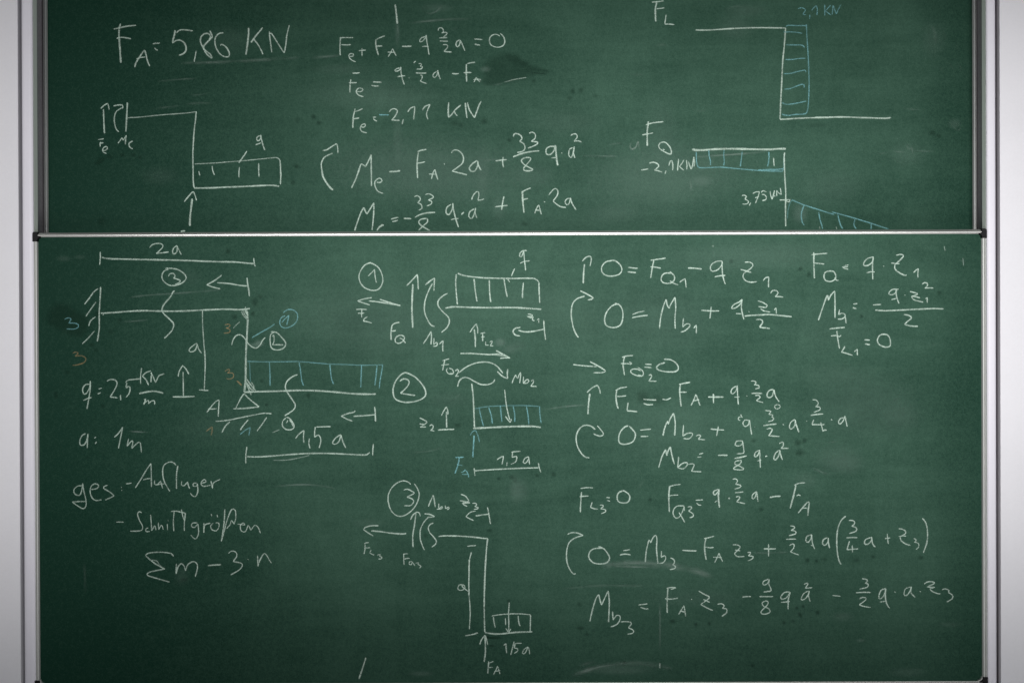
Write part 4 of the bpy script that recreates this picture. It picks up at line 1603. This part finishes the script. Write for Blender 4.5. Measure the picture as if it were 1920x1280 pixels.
SPOTS_L = [
    (700, 600, 300, 130, 0.1, 'd', 4),
    (1420, 480, 300, 50, 0.12, 'd', -2),
    (1620, 760, 200, 120, 0.1, 'd', 0),
    (172, 646, 9, 7, 0.6, 'k'),
    (180, 656, 8, 7, 0.5, 'k'),
    (182, 588, 9, 10, 0.6, 'k'),
    (224, 599, 9, 8, 0.5, 'k'),
    (208, 622, 12, 8, 0.35, 'k'),
    (428, 471, 10, 9, 0.6, 'k'),
    (478, 566, 12, 14, 0.6, 'k'),
    (488, 556, 10, 9, 0.4, 'k'),
    (474, 588, 8, 9, 0.6, 'k'),
    (440, 594, 12, 9, 0.6, 'k'),
    (578, 741, 8, 8, 0.7, 'k'),
    (500, 758, 7, 7, 0.5, 'k'),
    (491, 714, 8, 7, 0.5, 'k'),
    (126, 698, 9, 8, 0.55, 'k'),
    (105, 740, 8, 13, 0.65, 'k'),
    (193, 761, 7, 7, 0.7, 'k'),
    (165, 857, 7, 5, 0.4, 'k'),
    (858, 797, 13, 7, 0.55, 'k'),
    (1007, 891, 7, 7, 0.6, 'k'),
    (935, 897, 7, 6, 0.6, 'k'),
    (960, 894, 9, 8, 0.55, 'k'),
    (966, 901, 7, 7, 0.6, 'k'),
    (1038, 889, 8, 8, 0.6, 'k'),
    (918, 994, 12, 6, 0.6, 'k'),
    (798, 1003, 8, 8, 0.5, 'k'),
    (928, 1195, 22, 6, 0.9, 'k'),
    (915, 1194, 14, 5, 0.8, 'k'),
    (922, 1210, 10, 5, 0.6, 'k'),
    (954, 1126, 6, 8, 0.6, 'k'),
    (1371, 490, 8, 8, 0.5, 'k'),
    (1501, 504, 9, 8, 0.6, 'k'),
    (1517, 514, 8, 10, 0.6, 'k'),
    (1761, 549, 8, 9, 0.5, 'k'),
    (1615, 593, 8, 8, 0.5, 'k'),
    (1496, 830, 13, 11, 0.6, 'k'),
    (1500, 848, 17, 13, 0.65, 'k'),
    (1509, 826, 9, 8, 0.5, 'k'),
    (1413, 826, 10, 7, 0.5, 'k'),
    (1206, 745, 22, 24, 0.55, 'k'),
    (1234, 750, 24, 20, 0.4, 'k'),
    (1219, 936, 7, 7, 0.6, 'k'),
    (1427, 955, 9, 9, 0.5, 'k'),
    (1514, 1050, 8, 8, 0.7, 'k'),
    (1531, 1051, 7, 6, 0.7, 'k'),
    (1606, 1050, 12, 8, 0.5, 'k'),
    (1637, 1043, 7, 7, 0.6, 'k'),
    (1727, 1045, 9, 8, 0.6, 'k'),
    (1546, 1048, 10, 7, 0.4, 'k'),
    (1088, 1177, 13, 7, 0.7, 'k'),
    (1101, 1188, 7, 6, 0.6, 'k'),
    (1261, 1164, 11, 8, 0.7, 'k'),
    (1305, 1170, 8, 7, 0.7, 'k'),
    (1330, 1168, 7, 7, 0.7, 'k'),
    (1086, 1132, 9, 8, 0.45, 'k'),
    (1170, 1241, 8, 6, 0.6, 'k'),
    (1411, 1247, 8, 7, 0.6, 'k'),
    (1506, 1136, 6, 7, 0.8, 'k'),
    (1500, 1152, 7, 12, 0.8, 'k', -30),
    (1494, 1139, 6, 6, 0.7, 'k'),
    (1533, 1148, 8, 8, 0.8, 'k'),
    (1470, 1166, 7, 7, 0.7, 'k'),
    (1487, 1164, 8, 7, 0.5, 'k'),
    (345, 1086, 10, 8, 0.6, 'k'),
    (780, 850, 30, 14, 0.12, 'k'),
    (938, 642, 20, 15, 0.35, 'd'),
    (955, 655, 26, 16, 0.16, 'd'),
    (970, 648, 34, 20, 0.1, 'd'),
    (486, 643, 16, 10, 0.4, 'd'),
    (478, 647, 22, 8, 0.25, 'd'),
    (530, 648, 24, 10, 0.14, 'd'),
    (120, 485, 24, 10, 0.14, 'd'),
    (150, 482, 20, 8, 0.1, 'd'),
    (340, 1080, 26, 30, 0.12, 'd'),
    (1000, 560, 120, 60, 0.05, 'd'),
    (1240, 600, 200, 110, 0.07, 'd'),
    (1250, 800, 220, 120, 0.06, 'd'),
    (1560, 620, 160, 90, 0.05, 'd'),
    (975, 920, 30, 40, 0.16, 'd'),
    (965, 915, 20, 50, 0.12, 'd'),
    (1570, 860, 80, 50, 0.12, 'd'),
    (1590, 870, 60, 34, 0.1, 'd'),
    (1510, 900, 40, 26, 0.1, 'd'),
    (1580, 1155, 36, 16, 0.14, 'd', 0),
    (1614, 1200, 16, 6, 0.22, 'd'),
    (1700, 1260, 60, 16, 0.14, 'd'),
    (1780, 1170, 40, 10, 0.1, 'd'),
    (1160, 1255, 110, 16, 0.22, 'd', 0),
    (1060, 600, 160, 110, 0.05, 'd'),
    (690, 980, 50, 14, 0.12, 'd'),
    (420, 800, 160, 60, 0.05, 'd'),
    (1300, 1120, 160, 30, 0.07, 'd'),
    (790, 1262, 40, 9, 0.22, 'd'),
    (1560, 700, 120, 40, 0.06, 'd'),
    (345, 520, 60, 30, 0.06, 'd'),
    (1140, 1060, 14, 14, 0.12, 'd'),
    (1690, 780, 60, 50, 0.07, 'd'),
    (840, 750, 70, 26, 0.07, 'd'),
]


def spline(pts):
    """Catmull-Rom through the points, resampled about every 2.5 photo pixels"""
    if len(pts) == 2:
        pts = [pts[0], ((pts[0][0] + pts[1][0]) / 2 + rnd.uniform(-.25, .25), (pts[0][1] + pts[1][1]) / 2 + rnd.uniform(-.25, .25)), pts[1]]
    P = [pts[0]] + pts + [pts[-1]]
    out = []
    for i in range(1, len(P) - 2):
        p0, p1, p2, p3 = P[i - 1], P[i], P[i + 1], P[i + 2]
        n = max(2, int(math.dist(p1, p2) / 2.5))
        for k in range(n):
            t = k / n
            q = []
            for c in (0, 1):
                a, b_, c_, d_ = p0[c], p1[c], p2[c], p3[c]
                q.append(0.5 * (2 * b_ + (c_ - a) * t + (2 * a - 5 * b_ + 4 * c_ - d_) * t * t + (3 * b_ - a - 3 * c_ + d_) * t ** 3))
            out.append(tuple(q))
    out.append(pts[-1])
    res = [out[0]]
    for q in out[1:]:
        if math.dist(q, res[-1]) > 0.4:
            res.append(q)
    return res


def parse(tape):
    groups, cur, org = [], None, (0, 0)
    for line in tape.strip().splitlines():
        line = line.strip()
        if not line:
            continue
        if line[0] == '@':
            head, label = line.split('|')
            _, name = head.split()
            cur = (line[1], name, label.strip(), [])
            groups.append(cur)
        elif line[0] == 'T':
            a = line.split()
            org = (float(a[1]), float(a[2]))
        else:
            tok = line.split()
            spec, alpha = tok[0], 1.0
            colr = spec[0]
            if 'a' in spec:
                w, alpha = spec[1:].split('a')
                alpha = float(alpha)
            else:
                w = spec[1:]
            seg = []
            for t in tok[1:]:
                sharp = t.endswith('!')
                x, y = t.rstrip('!').split(',')
                p = (org[0] + float(x) / 5.0, org[1] + float(y) / 5.0)
                seg.append(p)
                if sharp:
                    cur[3].append((colr, float(w), alpha, seg))
                    seg = [p]
            if len(seg) > 1:
                cur[3].append((colr, float(w), alpha, seg))
    return groups


layer = [0]
K_WIDTH, K_ALPHA = 1.0, 0.76
JOINT = 1.0


def ribbons(name, strokes, board, label=None, parent=None):
    par = parent or board.root
    org = board.root.matrix_basis.translation
    verts, faces, uvs, st, mats = [], [], [], [], []
    kinds = []
    zmin = Z(437, board.y) - 9
    for colr, w, alpha, pts in strokes:
        if alpha < 0.45 and colr == 'w':
            colr = 'f'
        if colr not in kinds:
            kinds.append(colr)
        mi = kinds.index(colr)
        length = sum(math.dist(a, c) for a, c in zip(pts, pts[1:]))
        if length < w:                      # a dot: press of the chalk, as long as it is wide
            (ax, ay), (cx, cy) = pts[0], pts[-1]
            w *= 0.8
            k = w / max(length, 0.05) * 0.5
            mx, my = (ax + cx) / 2, (ay + cy) / 2
            pts = [(mx + (ax - mx) * 2 * k, my + (ay - my) * 2 * k), (mx + (cx - mx) * 2 * k, my + (cy - my) * 2 * k)]
        P = spline(pts)
        n = len(P)
        if n < 2:
            continue
        faint = alpha < 0.45
        if board.y < 0.01 and pts[0][0] < 520 and not faint:
            alpha *= 0.88               # strokes on the left of the lower board are more transparent
        layer[0] = (layer[0] + 1) % 36
        y0 = board.y - 0.00018 - layer[0] * 0.00002
        tot = sum(math.dist(P[i], P[i + 1]) for i in range(n - 1))
        ph, ph2 = rnd.uniform(0, 6), rnd.uniform(0, 6)
        run = rnd.uniform(0, 40)
        base = len(verts)
        # a stroke goes a touch beyond its end points, so that corners close
        for i in range(n):
            a, c = P[max(0, i - 1)], P[min(n - 1, i + 1)]
            dx, dy = c[0] - a[0], c[1] - a[1]
            L = math.hypot(dx, dy) or 1
            nx, ny = -dy / L, dx / L
            if i:
                run += math.dist(P[i], P[i - 1])
            t = i / (n - 1)
            dend = min(t, 1 - t) * tot
            tip = min(1.0, 0.62 + dend / 5.0) if not faint else min(1.0, 0.3 + dend / 18.0)
            ww = w * K_WIDTH * 0.5 * tip * (1 + 0.10 * math.sin(ph + run / 7.0) + 0.06 * math.sin(ph2 + run / 2.9))
            if faint:
                ww *= 1.9
            s = alpha * K_ALPHA * {'w': 1.0, 'b': 0.85, 'o': 0.68}.get(colr, 1.0) * (0.90 + 0.12 * math.sin(ph2 + run / 11.0) + 0.06 * math.sin(ph + run / 3.7))
            if faint:
                s = alpha * (2.3 if w < 4 else 1.4) * min(1.0, dend / 24.0) * (0.85 + 0.25 * math.sin(ph2 + run / 15.0))
            for sgn in (-1, 1):
                x, z = at(P[i][0] + sgn * nx * ww, P[i][1] + sgn * ny * ww, y0)
                verts.append((x - org.x, y0 - t * 0.000015 - org.y, z - org.z))
                uvs.append((run * 0.0015, (sgn + 1) / 2))
                st.append(max(0.0, s))
        for i in range(n - 1):
            faces.append((base + 2 * i, base + 2 * i + 1, base + 2 * i + 3, base + 2 * i + 2))
            mats.append(mi)
    me = bpy.data.meshes.new(name)
    me.from_pydata(verts, [], faces)
    for k in kinds:
        me.materials.append(MAT[k])
    me.polygons.foreach_set('material_index', mats)
    uvl = me.uv_layers.new(name='stroke')
    vi = [0] * len(me.loops)
    me.loops.foreach_get('vertex_index', vi)
    flat = []
    for i in vi:
        flat += uvs[i]
    uvl.data.foreach_set('uv', flat)
    at_ = me.attributes.new('strength', 'FLOAT', 'POINT')
    at_.data.foreach_set('value', st)
    o = bpy.data.objects.new(name, me)
    link(o, par)
    if label:
        o['label'] = label
    return o


def disc_mesh(name, mat, strength):
    n = 16
    verts = [(0, 0, 0)] + [(math.cos(2 * math.pi * i / n), 0, math.sin(2 * math.pi * i / n)) for i in range(n)]
    faces = [(0, i + 1, (i + 1) % n + 1) for i in range(n)]
    me = bpy.data.meshes.new(name)
    me.from_pydata(verts, [], faces)
    me.materials.append(mat)
    uvl = me.uv_layers.new(name='stroke')
    for l in me.loops:
        v = verts[l.vertex_index]
        uvl.data[l.index].uv = (v[0], v[2])
    a = me.attributes.new('strength', 'FLOAT', 'POINT')
    a.data.foreach_set('value', [strength] * len(verts))
    return me


discs = {}


def patch(board, u, v, ru, rv, strength, kind, ang=0.0):
    """soft round patch: k = damp or freshly wiped slate without dust, d = loose dust"""
    key = (kind, round(strength, 2))
    name = 'damp_spot' if kind == 'k' else 'dust_smudge'
    if key not in discs:
        discs[key] = disc_mesh(name, MAT[kind], strength)
    o = bpy.data.objects.new(name, discs[key])
    layer[0] = (layer[0] + 1) % 36
    y = board.y - 0.00008 - layer[0] * 0.000002
    x, z = at(u, v, y)
    x1, _ = at(u + ru, v, y)
    _, z1 = at(u, v + rv, y)
    link(o, board.root)
    org = board.root.matrix_basis.translation
    o.location = (x - org.x, y - org.y, z - org.z)
    o.scale = (abs(x1 - x), 1, abs(z1 - z))
    o.rotation_euler = (0, R(ang), 0)
    return o


def stain(board, outline, strength, feather, kind='k', name='damp_patch'):
    """irregular stain: the outline in photo pixels, fading out over `feather` pixels"""
    n0 = len(outline)
    pts = []
    for i in range(n0):
        p0, p1, p2, p3 = (outline[(i + k) % n0] for k in (-1, 0, 1, 2))
        for k in range(6):
            t = k / 6
            pts.append(tuple(0.5 * (2 * p1[c] + (p2[c] - p0[c]) * t + (2 * p0[c] - 5 * p1[c] + 4 * p2[c] - p3[c]) * t * t +
                                    (3 * p1[c] - p0[c] - 3 * p2[c] + p3[c]) * t ** 3) + rnd.uniform(-1.2, 1.2) for c in (0, 1)))
    cx, cy = sum(p[0] for p in pts) / len(pts), sum(p[1] for p in pts) / len(pts)
    layer[0] = (layer[0] + 1) % 36
    y = board.y - 0.00008 - layer[0] * 0.000002
    org = board.root.matrix_basis.translation
    rings = []
    for grow, s in ((-1.6, 1.0), (-0.5, 0.86), (0.2, 0.42), (1.0, 0.0)):
        ring = []
        for p in pts:
            d = math.hypot(p[0] - cx, p[1] - cy) or 1
            f = max(0.05, (d + grow * feather) / d)
            ring.append((cx + (p[0] - cx) * f, cy + (p[1] - cy) * f))
        rings.append((ring, s))
    verts, st, faces = [], [], []

    def put(p, s):
        x, z = at(p[0], p[1], y)
        verts.append((x - org.x, y - org.y, z - org.z))
        st.append(s * strength)
    put((cx, cy), 1.0)
    n = len(pts)
    for ring, s in rings:
        for p in ring:
            put(p, s)
    for i in range(n):
        j = (i + 1) % n
        faces.append((0, 1 + i, 1 + j))
        for r_ in range(3):
            a = 1 + r_ * n
            faces.append((a + i, a + n + i, a + n + j, a + j))
    me = bpy.data.meshes.new(name)
    me.from_pydata(verts, [], faces)
    me.materials.append(MAT[kind])
    me.uv_layers.new(name='stroke')
    for l in me.uv_layers['stroke'].data:
        l.uv = (0.0, 0.0)
    a = me.attributes.new('strength', 'FLOAT', 'POINT')
    a.data.foreach_set('value', st)
    link(bpy.data.objects.new(name, me), board.root)


stain(upper, [(912, 119), (929, 108), (949, 102), (967, 104), (977, 113), (990, 120), (1011, 127), (1029, 132), (1022, 139),
              (1001, 140), (991, 145), (968, 150), (949, 155), (916, 159), (906, 153), (909, 136)], 0.31, 8)
stain(upper, [(952, 104), (967, 105), (977, 113), (990, 120), (986, 125), (970, 121), (955, 114)], 0.20, 5)
stain(lower, [(91, 592), (100, 576), (117, 572), (134, 579), (147, 587), (160, 595), (165, 610), (155, 627), (140, 628),
              (125, 621), (110, 615), (92, 605)], 0.52, 8)

for bd, lst in ((upper, SPOTS_U), (lower, SPOTS_L)):
    for s in lst:
        patch(bd, *s[:4], s[4] * (0.72 if s[5] == 'k' else 0.8), *s[5:])

def clusters(strokes, gap=2.6):
    """strokes that touch make one mark"""
    n = len(strokes)
    par = list(range(n))

    def find(i):
        while par[i] != i:
            i = par[i]
        return i
    sm = [spline(p[3]) for p in strokes]
    bb = [(min(p[0] for p in q), max(p[0] for p in q), min(p[1] for p in q), max(p[1] for p in q)) for q in sm]
    for i in range(n):
        for j in range(i + 1, n):
            a, b_ = bb[i], bb[j]
            if a[0] - gap > b_[1] or b_[0] - gap > a[1] or a[2] - gap > b_[3] or b_[2] - gap > a[3]:
                continue
            if find(i) != find(j) and any(math.dist(p, q) < gap for p in sm[i] for q in sm[j]):
                par[find(j)] = find(i)
    out = {}
    for i in range(n):
        out.setdefault(find(i), []).append(strokes[i])
    return list(out.values())


PIECE = {'chalk_formula': 'chalk_sign', 'chalk_text': 'chalk_letter', 'chalk_label': 'chalk_sign',
         'chalk_diagram': 'chalk_line', 'erased_chalk': 'chalk_smear'}
for side_, name, label, strokes in parse(TAPE):
    bd = upper if side_ == 'U' else lower
    cl = clusters(strokes)
    if len(cl) == 1:
        ribbons(name, strokes, bd, label)
        continue
    hub = bpy.data.objects.new(name, None)
    hub.empty_display_size = 0.02
    link(hub, bd.root)
    hub['label'] = label
    for c in cl:
        ribbons(PIECE[name], c, bd, None, hub)
